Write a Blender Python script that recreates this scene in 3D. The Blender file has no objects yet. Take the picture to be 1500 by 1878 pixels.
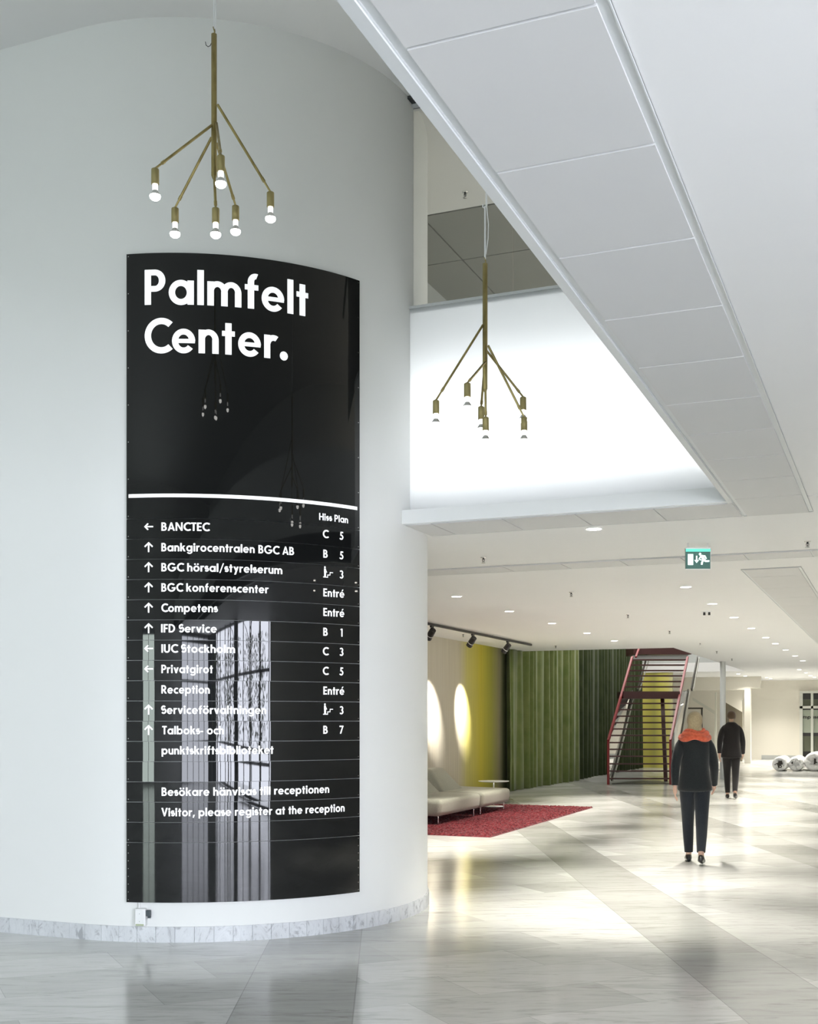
import bpy, math, random
from mathutils import Vector, Matrix
from mathutils.geometry import tessellate_polygon
random.seed(7)
SC = bpy.context.scene
COL = SC.collection
PI = math.pi

# ------------------------------------------------------------------ camera
F_PX, HOR, YAW, EYE = 2161.8, 1319.8, 0.3917, 1.6
CS, SN = math.cos(YAW), math.sin(YAW)
cam_data = bpy.data.cameras.new('camera')
cam = bpy.data.objects.new('camera', cam_data)
COL.objects.link(cam)
cam.location = (0, 0, EYE)
cam.rotation_euler = (PI/2, 0, YAW)
cam_data.sensor_fit = 'HORIZONTAL'
cam_data.sensor_width = 36
cam_data.lens = F_PX/1500*36
cam_data.shift_x = 0
cam_data.shift_y = (HOR-939)/1500
cam_data.clip_end = 200
SC.camera = cam

# ------------------------------------------------------------------ colour management, world
SC.view_settings.view_transform = 'Standard'
SC.view_settings.look = 'None'
SC.view_settings.exposure = 0.84
SC.view_settings.gamma = 1.0
SC.view_settings.use_curve_mapping = False
world = bpy.data.worlds.new('world'); SC.world = world
world.use_nodes = True
world.node_tree.nodes['Background'].inputs['Color'].default_value = (.55, .65, .75, 1)
world.node_tree.nodes['Background'].inputs['Strength'].default_value = 0.3

# ------------------------------------------------------------------ the main dimensions
YW, XC, RC = 7.0376, -5.513, 1.8608          # flat wall, centre and radius of its round end
YC = YW+RC
ZT = 6.649                                    # high ceiling
ZL = 3.172                                    # low ceiling
XL, XR = -1.1198, -0.5753                     # tile strip beside the void
YP = 8.714                                    # mezzanine front
XWIN, YBACK = 5.0, -10.0                      # glazed facade and wall behind the camera

# ------------------------------------------------------------------ large lights: daylight through the facade windows, plus added fill lights
def area(name, loc, rot, sx, sy, power, color):
    l = bpy.data.lights.new(name, 'AREA'); l.shape = 'RECTANGLE'
    l.size, l.size_y, l.energy, l.color = sx, sy, power, color
    o = bpy.data.objects.new(name, l); COL.objects.link(o)
    o.location, o.rotation_euler = loc, rot
    return o
DAY = (.85, .885, 1.0)
area('daylight_facade', (XWIN+2.2, -4.1, 2.0), (0, PI/2, 0), 4.0, 14.5, 2700, DAY)
area('fill_left', (-11.9, -3.2, 3.6), (0, -PI/2, 0), 5.4, 12.0, 30, (.74, 1.0, .76))  # unseen greenish fill, added to brighten the tall void
area('upper_floor_fill', (1.5, 14.5, ZT-.05), (0, 0, 0), 3, 5, 330, (1, .98, .94))  # hidden fill light, added to brighten the upper floor
area('stair_void_fill', (-7.0, 33, 5.9), (0, 0, 0), 3.5, 11, 260, (1, .97, .92))  # hidden fill light, added to brighten the stair and its opening
area('daylight_back', (2.4, YBACK+.12, 1.6), (-PI/2, 0, PI), 4.6, 2.9, 330, DAY)
area('daylight_side', (-5.0, YBACK+.12, 1.6), (-PI/2, 0, PI), 1.8, 2.9, 120, (.86, 1.0, .93))
WARM = (1.0, .95, .86)
SPOT_W = 520

# ------------------------------------------------------------------ projecting a photograph pixel onto a real plane
def ray(x, y):
    u, v = (x-750)/F_PX, -(y-HOR)/F_PX
    return Vector((u*CS-SN, u*SN+CS, v))
EYEV = Vector((0, 0, EYE))
def on_z(x, y, z): d = ray(x, y); return EYEV+d*((z-EYE)/d.z)
def on_y(x, y, Y): d = ray(x, y); return EYEV+d*(Y/d.y)
def on_x(x, y, X): d = ray(x, y); return EYEV+d*(X/d.x)
def at_depth(x, y, t): return EYEV+ray(x, y)*t

# ------------------------------------------------------------------ mesh helpers
def wloc(o):
    v = Vector((0, 0, 0))
    while o is not None:
        v += o.location; o = o.parent
    return v
class MB:
    def __init__(s): s.v, s.f, s.m, s.sm = [], [], [], []
    def quad(s, pts, m=0, smooth=False):
        b = len(s.v); s.v += [tuple(p) for p in pts]
        s.f.append(tuple(range(b, b+len(pts)))); s.m.append(m); s.sm.append(smooth)
    def box(s, a, b, m=0):
        x0, y0, z0 = a; x1, y1, z1 = b
        s.hexa([(x0,y0,z0),(x1,y0,z0),(x1,y1,z0),(x0,y1,z0),(x0,y0,z1),(x1,y0,z1),(x1,y1,z1),(x0,y1,z1)], m)
    def hexa(s, p, m=0):
        b = len(s.v); s.v += [tuple(q) for q in p]
        for f in ((3,2,1,0),(4,5,6,7),(0,1,5,4),(1,2,6,5),(2,3,7,6),(3,0,4,7)):
            s.f.append(tuple(b+i for i in f)); s.m.append(m); s.sm.append(False)
    def bar(s, p0, p1, w, h, m=0, up=(0,0,1)):
        p0, p1 = Vector(p0), Vector(p1); d = (p1-p0).normalized(); up = Vector(up)
        sd = d.cross(up)
        if sd.length < 1e-4: sd = d.cross(Vector((0,1,0)))
        sd.normalize(); u = sd.cross(d).normalized()
        a, c = sd*w/2, u*h/2
        s.hexa([p0-a-c, p0+a-c, p1+a-c, p1-a-c, p0-a+c, p0+a+c, p1+a+c, p1-a+c], m)
    def tube(s, pts, r, n=12, m=0, caps=True):
        pts = [Vector(p) for p in pts]
        if not isinstance(r, (list, tuple)): r = [r]*len(pts)
        b = len(s.v); prev = None
        for i, p in enumerate(pts):
            d = (pts[min(i+1, len(pts)-1)]-pts[max(i-1, 0)]).normalized()
            if prev is None:
                ref = Vector((0,0,1)) if abs(d.z) < .9 else Vector((1,0,0))
                prev = d.cross(ref).normalized()
            a = (prev-d*prev.dot(d)).normalized(); prev = a; c = d.cross(a)
            for k in range(n):
                t = 2*PI*k/n
                s.v.append(tuple(p+(a*math.cos(t)+c*math.sin(t))*r[i]))
        for i in range(len(pts)-1):
            for k in range(n):
                k2 = (k+1) % n
                s.f.append((b+i*n+k, b+i*n+k2, b+(i+1)*n+k2, b+(i+1)*n+k)); s.m.append(m); s.sm.append(True)
        if caps:
            s.quad([s.v[b+k] for k in reversed(range(n))], m)
            e = b+(len(pts)-1)*n
            s.quad([s.v[e+k] for k in range(n)], m)
    def lathe(s, prof, c=(0,0,0), n=24, m=0):
        b = len(s.v); c = Vector(c)
        for r, z in prof:
            for k in range(n):
                t = 2*PI*k/n; s.v.append((c.x+r*math.cos(t), c.y+r*math.sin(t), c.z+z))
        for i in range(len(prof)-1):
            for k in range(n):
                k2 = (k+1) % n
                s.f.append((b+i*n+k, b+i*n+k2, b+(i+1)*n+k2, b+(i+1)*n+k)); s.m.append(m); s.sm.append(True)
    def loft(s, rings, m=0, caps=True):
        n = len(rings[0]); b = len(s.v)
        for r in rings: s.v += [tuple(p) for p in r]
        for i in range(len(rings)-1):
            for k in range(n):
                k2 = (k+1) % n
                s.f.append((b+i*n+k, b+i*n+k2, b+(i+1)*n+k2, b+(i+1)*n+k)); s.m.append(m); s.sm.append(True)
        if caps:
            s.f.append(tuple(b+k for k in reversed(range(n)))); s.m.append(m); s.sm.append(True)
            e = b+(len(rings)-1)*n
            s.f.append(tuple(e+k for k in range(n))); s.m.append(m); s.sm.append(True)
    def build(s, name, mats, parent=None, bevel=0, seg=2, sub=0, kind=None):
        me = bpy.data.meshes.new(name)
        off = wloc(parent)
        me.from_pydata([(x-off.x, y-off.y, z-off.z) for x, y, z in s.v], [], s.f)
        for mt in (mats if isinstance(mats, (list, tuple)) else [mats]): me.materials.append(mt)
        me.polygons.foreach_set('material_index', s.m)
        me.polygons.foreach_set('use_smooth', s.sm)
        me.update()
        o = bpy.data.objects.new(name, me); COL.objects.link(o)
        if parent: o.parent = parent
        if bevel:
            bm = o.modifiers.new('bevel', 'BEVEL'); bm.width = bevel; bm.segments = seg; bm.limit_method = 'ANGLE'
            bm.harden_normals = False
        if sub:
            sm = o.modifiers.new('subsurf', 'SUBSURF'); sm.levels = sm.render_levels = sub
        if kind: o['kind'] = kind
        return o
def tag(o, label, cat, group=None):
    o['label'] = label; o['category'] = cat
    if group: o['group'] = group
    return o
def thing(name, label, cat, loc, group=None):
    o = bpy.data.objects.new(name, None); COL.objects.link(o)
    o.location = loc; o.empty_display_size = .1
    return tag(o, label, cat, group)
def structure(name, mb, mats, label=None, cat=None, bevel=0):
    o = mb.build(name, mats, bevel=bevel, kind='structure')
    o['label'] = label or name.replace('_', ' '); o['category'] = cat or name.split('_')[0]
    return o
def copy_tree(o, parent=None):
    c = o.copy(); COL.objects.link(c)
    if parent: c.parent = parent
    for ch in list(o.children): copy_tree(ch, c)
    return c

# ------------------------------------------------------------------ materials
def mat(name, color, rough=.5, metal=0., spec=.5, emit=None, es=0., **kw):
    m = bpy.data.materials.new(name); m.use_nodes = True
    b = m.node_tree.nodes['Principled BSDF']
    b.inputs['Base Color'].default_value = (*color, 1)
    b.inputs['Roughness'].default_value = rough
    b.inputs['Metallic'].default_value = metal
    b.inputs['Specular IOR Level'].default_value = spec
    if emit:
        b.inputs['Emission Color'].default_value = (*emit, 1); b.inputs['Emission Strength'].default_value = es
    for k, v in kw.items(): b.inputs[k.replace('_', ' ')].default_value = v
    return m
class N:
    """small node-building helper"""
    def __init__(s, m): s.m, s.t = m, m.node_tree; s.b = s.t.nodes['Principled BSDF']
    def n(s, ty, **kw):
        o = s.t.nodes.new(ty)
        for k, v in kw.items(): setattr(o, k, v)
        return o
    def l(s, a, b): s.t.links.new(a, b)
    def math(s, op, a, b=None):
        o = s.n('ShaderNodeMath', operation=op)
        for i, v in enumerate((a, b)):
            if v is None: continue
            if isinstance(v, (int, float)): o.inputs[i].default_value = v
            else: s.l(v, o.inputs[i])
        return o.outputs[0]
    def ramp(s, fac, stops, interp='LINEAR'):
        o = s.n('ShaderNodeValToRGB'); o.color_ramp.interpolation = interp
        e = o.color_ramp.elements
        while len(e) < len(stops): e.new(.5)
        for el, (p, c) in zip(e, stops): el.position = p; el.color = (*c, 1) if len(c) == 3 else c
        s.l(fac, o.inputs[0]); return o.outputs[0]
    def mix(s, fac, a, b, mode='MIX'):
        o = s.n('ShaderNodeMix', data_type='RGBA', blend_type=mode)
        for i, v in ((0, fac), (6, a), (7, b)):
            if isinstance(v, (int, float)): o.inputs[i].default_value = v
            elif isinstance(v, tuple): o.inputs[i].default_value = (*v, 1)
            else: s.l(v, o.inputs[i])
        return o.outputs[2]
    def noise(s, vec, scale, detail=4, rough=.55, dist=0):
        o = s.n('ShaderNodeTexNoise'); o.inputs['Scale'].default_value = scale
        o.inputs['Detail'].default_value = detail; o.inputs['Roughness'].default_value = rough
        o.inputs['Distortion'].default_value = dist
        if vec is not None: s.l(vec, o.inputs['Vector'])
        return o
    def pos(s): return s.n('ShaderNodeNewGeometry').outputs['Position']
    def mapping(s, vec, scale=(1,1,1), rot=(0,0,0), loc=(0,0,0)):
        o = s.n('ShaderNodeMapping'); o.inputs['Scale'].default_value = scale
        o.inputs['Rotation'].default_value = rot; o.inputs['Location'].default_value = loc
        s.l(vec, o.inputs['Vector']); return o.outputs[0]

def plaster(name, color, rough=.65, bump=.02):
    m = mat(name, color, rough, spec=.3); k = N(m)
    p = k.pos(); n = k.noise(p, 1.2, 3)
    k.l(k.mix(.08, tuple(color), k.ramp(n.outputs['Fac'], [(.3, tuple(c*.9 for c in color)), (.7, tuple(min(1, c*1.05) for c in color))])), k.b.inputs['Base Color'])
    f = k.noise(p, 220, 2); b = k.n('ShaderNodeBump'); b.inputs['Strength'].default_value = bump; b.inputs['Distance'].default_value = .002
    k.l(f.outputs['Fac'], b.inputs['Height']); k.l(b.outputs[0], k.b.inputs['Normal'])
    return m
M_WALL = plaster('white_plaster', (.80, .81, .79))
M_CEIL = plaster('ceiling_paint', (.80, .80, .79))
M_CEIL_LOW = plaster('low_ceiling_paint', (.79, .79, .785))
M_CEIL_TILE = plaster('ceiling_tile', (.63, .63, .625), .8, .05)
M_WALL_FAR = plaster('warm_plaster', (.74, .71, .63))
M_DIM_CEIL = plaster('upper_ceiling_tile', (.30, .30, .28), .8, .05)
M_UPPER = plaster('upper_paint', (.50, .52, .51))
M_WHITE_METAL = mat('white_lacquer', (.82, .83, .82), .35)
M_GREY_TRIM = mat('grey_trim', (.62, .64, .64), .4)
M_DIM_GAP = mat('dim_tile_gap', (.23, .23, .215), .7)
M_DARK_GAP = mat('dark_gap', (.05, .055, .055), .6)
M_BLACK_GLOSS = mat('black_glass', (.009, .0095, .0095), .02, spec=.40)
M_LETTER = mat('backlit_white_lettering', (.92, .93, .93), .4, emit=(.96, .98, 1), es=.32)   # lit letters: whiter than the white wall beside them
M_BLACK = mat('black_metal', (.012, .012, .012), .4)
M_CHROME = mat('steel', (.75, .75, .74), .2, 1.0)
M_BULB = mat('bulb_glow', (1, 1, 1), .3, emit=(1, .98, .93), es=6)
M_BULB_NECK = mat('bulb_frosted_neck', (.9, .9, .9), .3, emit=(1, .98, .93), es=1.0)
M_DOWN = mat('downlight_glow', (1, 1, 1), .3, emit=(1, .96, .86), es=16)
M_WHITE_CABLE = mat('white_cable', (.85, .86, .87), .5)
M_RED = mat('red_steel', (.22, .018, .022), .4)
M_TREAD = mat('dark_red_tread', (.055, .014, .013), .45)
M_BRONZE_DARK = mat('dark_bronze', (.05, .045, .03), .4)
M_OFFWHITE = mat('sandblasted_glass_edge', (.62, .62, .55), .35)
M_PLASTIC = mat('clear_plastic_film', (.86, .86, .85), .18)
M_CORE = mat('roll_core', (.035, .03, .025), .8)
M_DOOR_FRAME = mat('door_frame_paint', (.62, .63, .58), .4)
M_DOOR_PANE = mat('dark_door_glass', (.10, .11, .075), .15)
M_DOOR_PANE_LIGHT = mat('frosted_door_glass', (.33, .37, .30), .3)
M_DOOR_DARK = mat('dark_rail', (.012, .012, .01), .4)
M_COLUMN = mat('grey_column_paint', (.42, .43, .42), .45)

# brushed aged brass
M_BRASS = mat('aged_brass', (.30, .235, .085), .38, .75); k = N(M_BRASS)
nz = k.noise(k.mapping(k.pos(), (14, 14, 5)), 1, 4)
k.l(k.ramp(nz.outputs['Fac'], [(.3, (.20, .155, .055)), (.55, (.37, .30, .12)), (.75, (.50, .42, .20))]), k.b.inputs['Base Color'])
M_BRASS_SOCKET = mat('matte_brass', (.31, .26, .11), .5, .5)

# translucent white panel lit from behind
M_BACKLIT = bpy.data.materials.new('backlit_white_panel'); M_BACKLIT.use_nodes = True
t_ = M_BACKLIT.node_tree; t_.nodes.remove(t_.nodes['Principled BSDF'])
d_ = t_.nodes.new('ShaderNodeBsdfDiffuse'); d_.inputs[0].default_value = (.85, .86, .86, 1)
l_ = t_.nodes.new('ShaderNodeBsdfTranslucent'); l_.inputs[0].default_value = (.95, .96, .97, 1)
x_ = t_.nodes.new('ShaderNodeMixShader'); x_.inputs[0].default_value = .6
t_.links.new(d_.outputs[0], x_.inputs[1]); t_.links.new(l_.outputs[0], x_.inputs[2]); t_.links.new(x_.outputs[0], t_.nodes['Material Output'].inputs[0])
# thin clear glass
def glass(name, tint=(.93, .96, .95), refl=1.0):
    m = bpy.data.materials.new(name); m.use_nodes = True; t = m.node_tree
    t.nodes.remove(t.nodes['Principled BSDF'])
    out = t.nodes['Material Output']; tr = t.nodes.new('ShaderNodeBsdfTransparent'); gl = t.nodes.new('ShaderNodeBsdfGlossy')
    tr.inputs['Color'].default_value = (*tint, 1); gl.inputs['Roughness'].default_value = .02
    fr = t.nodes.new('ShaderNodeFresnel'); fr.inputs['IOR'].default_value = 1.45
    mx = t.nodes.new('ShaderNodeMixShader'); mu = t.nodes.new('ShaderNodeMath'); mu.operation = 'MULTIPLY'; mu.inputs[1].default_value = refl
    t.links.new(fr.outputs[0], mu.inputs[0]); t.links.new(mu.outputs[0], mx.inputs[0])
    t.links.new(tr.outputs[0], mx.inputs[1]); t.links.new(gl.outputs[0], mx.inputs[2]); t.links.new(mx.outputs[0], out.inputs[0])
    return m
M_GLASS = glass('balcony_glass', (.84, .86, .87))
M_STAIR_GLASS = glass('stair_glass', (.90, .93, .90), 1.6)

# polished marble floor: diagonal dark courses between wide light fields of slabs
M_FLOOR = mat('polished_marble_floor', (.5, .5, .48), .14, spec=.5); k = N(M_FLOOR)
FROT = 0.3917+0.0215
pos = k.pos()
rot = k.mapping(pos, (1,1,1), (0, 0, -FROT))        # x: across the courses, y: along them
sep = k.n('ShaderNodeSeparateXYZ'); k.l(rot, sep.inputs[0])
w_ = k.math('ADD', sep.outputs[0], 0.83+2.75*20)
ph = k.math('MODULO', w_, 2.75)
band = k.math('LESS_THAN', ph, 0.665)
def bricks(vec, bw, rh, off, seed):
    b = k.n('ShaderNodeTexBrick'); b.offset = off; b.offset_frequency = 2
    b.inputs['Scale'].default_value = 1; b.inputs['Brick Width'].default_value = bw; b.inputs['Row Height'].default_value = rh
    b.inputs['Mortar Size'].default_value = .0025; b.inputs['Mortar Smooth'].default_value = .3
    b.inputs['Color1'].default_value = (0, 0, 0, 1); b.inputs['Color2'].default_value = (1, 1, 1, 1)
    b.inputs['Mortar'].default_value = (.5, .5, .5, 1)
    k.l(vec, b.inputs['Vector']); return b
sh = k.n('ShaderNodeCombineXYZ'); k.l(k.math('ADD', sep.outputs[0], .165), sh.inputs[0]); k.l(sep.outputs[1], sh.inputs[1])
b1 = bricks(k.mapping(sh.outputs[0], (1, 1, 1), (0, 0, -.42), (.3, .1, 0)), 1.25, .55, .37, 1)    # light fields, slabs laid along the hall
cb = k.n('ShaderNodeCombineXYZ'); k.l(ph, cb.inputs[0]); k.l(sep.outputs[1], cb.inputs[1])
b2 = bricks(k.mapping(cb.outputs[0], (1,1,1), (0,0,0), (.01,0,0)), .70, 1.15, 0, 2)
tone_l = k.ramp(b1.outputs['Color'], [(0, (.54, .545, .52)), (.5, (.645, .65, .625)), (1, (.74, .745, .725))])
tone_d = k.ramp(b2.outputs['Color'], [(0, (.45, .45, .425)), (1, (.60, .605, .58))])
tone = k.mix(band, tone_l, tone_d)
vm = k.mapping(rot, (.55, 3.2, 1))
v1 = k.noise(vm, 1.6, 9, .68, 1.1); v2 = k.noise(k.mapping(rot, (.35, 2.4, 1), (0, 0, .12)), 5.5, 8, .7, 1.6)
vein = k.ramp(v1.outputs['Fac'], [(.30, (.70, .70, .68)), (.45, (.96, .96, .955)), (.56, (1.02, 1.02, 1.02)), (.74, (.90, .90, .895))])
vein2 = k.ramp(v2.outputs['Fac'], [(.35, (.70, .70, .675)), (.46, (.98, .98, .98)), (.60, (1.03, 1.03, 1.03)), (.74, (.90, .90, .89))])
c = k.mix(1.0, tone, vein, 'MULTIPLY'); c = k.mix(.8, c, vein2, 'MULTIPLY')
edge = k.math('LESS_THAN', k.math('ABSOLUTE', k.math('SUBTRACT', ph, .665)), .004)
edge2 = k.math('LESS_THAN', ph, .006)
inl = k.math('MULTIPLY', b1.outputs['Fac'], k.math('SUBTRACT', 1, band)); ind = k.math('MULTIPLY', b2.outputs['Fac'], band)
joint = k.math('MINIMUM', k.math('ADD', k.math('ADD', edge, edge2), k.math('ADD', inl, ind)), 1)
k.l(k.mix(k.math('MULTIPLY', joint, .45), c, (.25, .25, .23)), k.b.inputs['Base Color'])
k.l(k.ramp(v1.outputs['Fac'], [(.3, (.19,)*3), (.7, (.13,)*3)]), k.b.inputs['Roughness'])

# skirting marble
M_SKIRT = mat('grey_veined_marble', (.62, .64, .66), .3); k = N(M_SKIRT)
nv = k.noise(k.mapping(k.pos(), (1, 1, .6), (.3, .2, .5)), 9, 8, .7, 2.2)
nb = k.noise(k.pos(), 2.5, 2)
k.l(k.mix(1, k.ramp(nv.outputs['Fac'], [(.38, (.42, .43, .45)), (.46, (.66, .68, .70)), (.6, (.72, .74, .76)), (.68, (.55, .57, .59))]),
          k.ramp(nb.outputs['Fac'], [(.35, (.85,)*3), (.65, (1,)*3)]), 'MULTIPLY'), k.b.inputs['Base Color'])

# lounge wall: a textile-like colour fade from beige through yellow to olive along the wall
M_FADE = mat('yellow_fade_wall', (.5, .45, .1), .7, spec=.2); k = N(M_FADE)
s_ = k.n('ShaderNodeSeparateXYZ'); k.l(k.pos(), s_.inputs[0])
fy = k.math('DIVIDE', k.math('SUBTRACT', s_.outputs[1], 21.0), 4.0)
fade = k.ramp(fy, [(0, (.56, .52, .43)), (.27, (.54, .49, .38)), (.40, (.52, .47, .15)), (.60, (.48, .41, .045)), (.78, (.29, .28, .045)), (.93, (.22, .20, .12)), (1, (.10, .11, .05))])
st = k.noise(k.mapping(k.pos(), (1, 40, .5)), 1, 2)
k.l(k.mix(.25, fade, k.ramp(st.outputs['Fac'], [(.3, (.35,)*3), (.7, (.75,)*3)]), 'OVERLAY'), k.b.inputs['Base Color'])
M_YELLOW = mat('yellow_striped_wall', (.6, .55, .1), .6); k = N(M_YELLOW)
s_ = k.n('ShaderNodeSeparateXYZ'); k.l(k.pos(), s_.inputs[0])
fx = k.math('DIVIDE', k.math('ADD', s_.outputs[0], 8.15), 1.35)
k.l(k.ramp(fx, [(0, (.55, .50, .25)), (.15, (.62, .56, .13)), (.42, (.42, .39, .07)), (.52, (.36, .34, .08)), (.65, (.55, .52, .10)), (.85, (.62, .57, .17)), (1, (.58, .55, .35))]), k.b.inputs['Base Color'])

def fabric(name, c1, c2, scale=60, rough=.9, sheen=.2):
    m = mat(name, c1, rough, spec=.15, Sheen_Weight=sheen); k = N(m)
    n = k.noise(k.pos(), scale, 3)
    k.l(k.ramp(n.outputs['Fac'], [(.35, c1), (.65, c2)]), k.b.inputs['Base Color'])
    return m
M_SOFA = fabric('grey_green_wool', (.36, .36, .29), (.42, .42, .34), 80)
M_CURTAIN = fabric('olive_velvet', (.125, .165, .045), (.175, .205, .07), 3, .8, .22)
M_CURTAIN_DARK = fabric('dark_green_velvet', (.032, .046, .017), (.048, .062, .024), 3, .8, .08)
M_RUG = fabric('red_shag', (.038, .002, .004), (.19, .02, .026), 34, .95)
M_COAT = fabric('charcoal_coat', (.014, .017, .018), (.021, .024, .025), 120)
M_TROUSER = fabric('dark_navy_trousers', (.016, .019, .024), (.022, .026, .032), 120)
M_BLACKCOAT = fabric('black_coat', (.012, .011, .012), (.020, .018, .018), 120)
M_SCARF = fabric('orange_red_scarf', (.50, .085, .04), (.62, .14, .07), 40)
M_SKIN = mat('skin', (.56, .36, .27), .5, Subsurface_Weight=.08)
M_HAIR = fabric('fair_hair', (.30, .24, .14), (.40, .32, .19), 90, .55)
M_HAIR_DARK = fabric('brown_hair', (.055, .035, .022), (.09, .06, .035), 90, .55)
M_SHOE = mat('black_leather', (.012, .012, .013), .35)
M_EXIT = mat('exit_green', (.03, .095, .075), .35, emit=(.05, .16, .13), es=.2)
M_EXIT_TOP = mat('exit_green_lamp', (.1, .55, .42), .35, emit=(.12, .62, .48), es=.5)
M_EXIT_W = mat('exit_white', (.85, .95, .92), .4, emit=(.82, 1, .95), es=.6)
M_SOCKET_GREEN = mat('pale_green_label', (.42, .48, .30), .6)
M_PLUG = mat('dark_grey_plug', (.045, .06, .07), .4)

# ================================================================== THE SETTING
b = MB(); b.box((-13, YBACK-2, -.2), (XWIN+3, 52, 0)); structure('floor', b, M_FLOOR, 'polished pale marble floor with darker diagonal courses')

# curved wall: flat, then round end, then flat behind
def wall_path(r_off=0.0, n=96, x_start=-12.0):
    R = RC+r_off
    pts = [(x_start, YC-R)]
    pts += [(XC+R*math.sin(a), YC-R*math.cos(a)) for a in (PI*i/n for i in range(n+1))]
    pts.append((x_start, YC+R))
    return pts
b = MB(); path = wall_path(n=128)
for i in range(len(path)-1):
    (x0, y0), (x1, y1) = path[i], path[i+1]
    b.quad([(x0,y0,0),(x1,y1,0),(x1,y1,ZT+.1),(x0,y0,ZT+.1)], 0, False)
wc = b.build('wall_curved', M_WALL, kind='structure'); wc['label'] = 'tall white wall with a rounded end carrying the black sign'; wc['category'] = 'wall'
import bmesh
bm = bmesh.new(); bm.from_mesh(wc.data); bmesh.ops.remove_doubles(bm, verts=bm.verts, dist=1e-4)
for f in bm.faces: f.smooth = True
bm.to_mesh(wc.data); bm.free()
# marble skirting tiles along it
b = MB(); R = RC+.014; tile = .1385
per = [0]; pts = wall_path(.014, 400, -12.0)
cum = [0]
for i in range(len(pts)-1): cum.append(cum[-1]+math.dist(pts[i], pts[i+1]))
def along(s, pts=pts, cum=cum):
    for i in range(len(cum)-1):
        if s <= cum[i+1]:
            t = (s-cum[i])/(cum[i+1]-cum[i]); p, q = pts[i], pts[i+1]
            return (p[0]+(q[0]-p[0])*t, p[1]+(q[1]-p[1])*t), math.atan2(q[1]-p[1], q[0]-p[0])
    return pts[-1], PI
s = 0.04
while s+tile < cum[-1]-4.4:
    (x0, y0), a0 = along(s); (x1, y1), a1 = along(s+tile-.0022)
    nx0, ny0, nx1, ny1 = -math.sin(a0)*.016, math.cos(a0)*.016, -math.sin(a1)*.016, math.cos(a1)*.016
    b.hexa([(x0,y0,0),(x1,y1,0),(x1+nx1,y1+ny1,0),(x0+nx0,y0+ny0,0),(x0,y0,.112),(x1,y1,.112),(x1+nx1,y1+ny1,.112),(x0+nx0,y0+ny0,.112)])
    s += tile
structure('baseboard_curved', b, M_SKIRT, 'grey veined marble skirting tiles at the foot of the curved wall')

# high ceiling, with shadow line at the wall
b = MB(); b.box((-13, YBACK, ZT), (XWIN, 10.97, ZT+.3)); structure('ceiling', b, M_CEIL, 'high plastered ceiling over the double-height hall')
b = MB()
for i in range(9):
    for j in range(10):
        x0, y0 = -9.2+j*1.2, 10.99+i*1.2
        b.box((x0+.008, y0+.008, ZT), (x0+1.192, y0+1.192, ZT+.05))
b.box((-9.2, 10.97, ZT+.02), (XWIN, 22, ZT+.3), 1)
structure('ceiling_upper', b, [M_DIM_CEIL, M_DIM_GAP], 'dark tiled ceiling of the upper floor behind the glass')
# low ceiling around the void
b = MB()
b.box((XL, YBACK, ZL), (XWIN, YP, ZL+.3))
b.box((-3.75, YP+.02, ZL), (XWIN, YP+.3, ZL+.025))
b.box((-5.0, YP+.3, ZL), (XWIN, 10.5, ZL+.3))
b.box((-9.5, 10.5, ZL), (XWIN, 26.05, ZL+.3))
b.box((-4.5, 26.05, ZL), (XWIN, 39.4, ZL+.3))
b.box((-9.5, 39.4, ZL), (XWIN, 50, ZL+.3))
structure('ceiling_low', b, M_CEIL_LOW, 'smooth white low ceiling of the concourse')
# tile strips let into the low ceiling
def strip(name, x0, x1, y0, y1, seams, axis, label, border=.03, drop=.010):
    b = MB()
    lo, hi = (y0, y1) if axis == 'y' else (x0, x1)
    cuts = [lo]+[s for s in seams if lo < s < hi]+[hi]
    for a, c in zip(cuts[:-1], cuts[1:]):
        g = .006
        if axis == 'y': b.box((x0+border, a+g, ZL-drop), (x1-border, c-g, ZL+.002))
        else: b.box((a+g, y0+border, ZL-drop), (c-g, y1-border, ZL+.002))
    b.box((x0, y0, ZL-.003), (x1, y1, ZL+.001), 1)
    for p, q in (((x0,y0),(x0+.004,y1)),((x1-.004,y0),(x1,y1)),((x0,y0),(x1,y0+.004)),((x0,y1-.004),(x1,y1))):
        b.box((*p, ZL-drop*.8), (*q, ZL+.002), 1)
    return structure(name, b, [M_CEIL_TILE, M_GREY_TRIM], label, 'trim')
strip('trim_1', XL+.035, XR, YBACK, 9.37, [2.536-.674*i for i in range(1, 18)]+[2.536+.674*i for i in range(0, 10)], 'y', 'row of pale ceiling tiles along the edge of the void')
strip('trim_2', -3.66, XL+.03, YP+.03, 9.37, [-3.43, -2.835, -2.26, -1.66], 'x', 'short row of ceiling tiles under the balcony front')
strip('trim_3', -5.2, 2.0, 11.48, 11.95, [-4.29, -3.72, -3.11, -2.51, -1.92, -1.33, -.73, -.13, .47, 1.07], 'x', 'narrow row of ceiling tiles crossing the concourse ceiling')
strip('trim_4', -1.5, -.9, 12.72, 34, [13.4+1.2*i for i in range(18)], 'y', 'long row of ceiling tiles running down the concourse')
b = MB(); b.box((XL, YBACK, ZL-.014), (XL+.035, YP+.02, ZL+.02)); structure('trim_5', b, M_GREY_TRIM, 'white edge profile along the void', 'trim')

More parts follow.
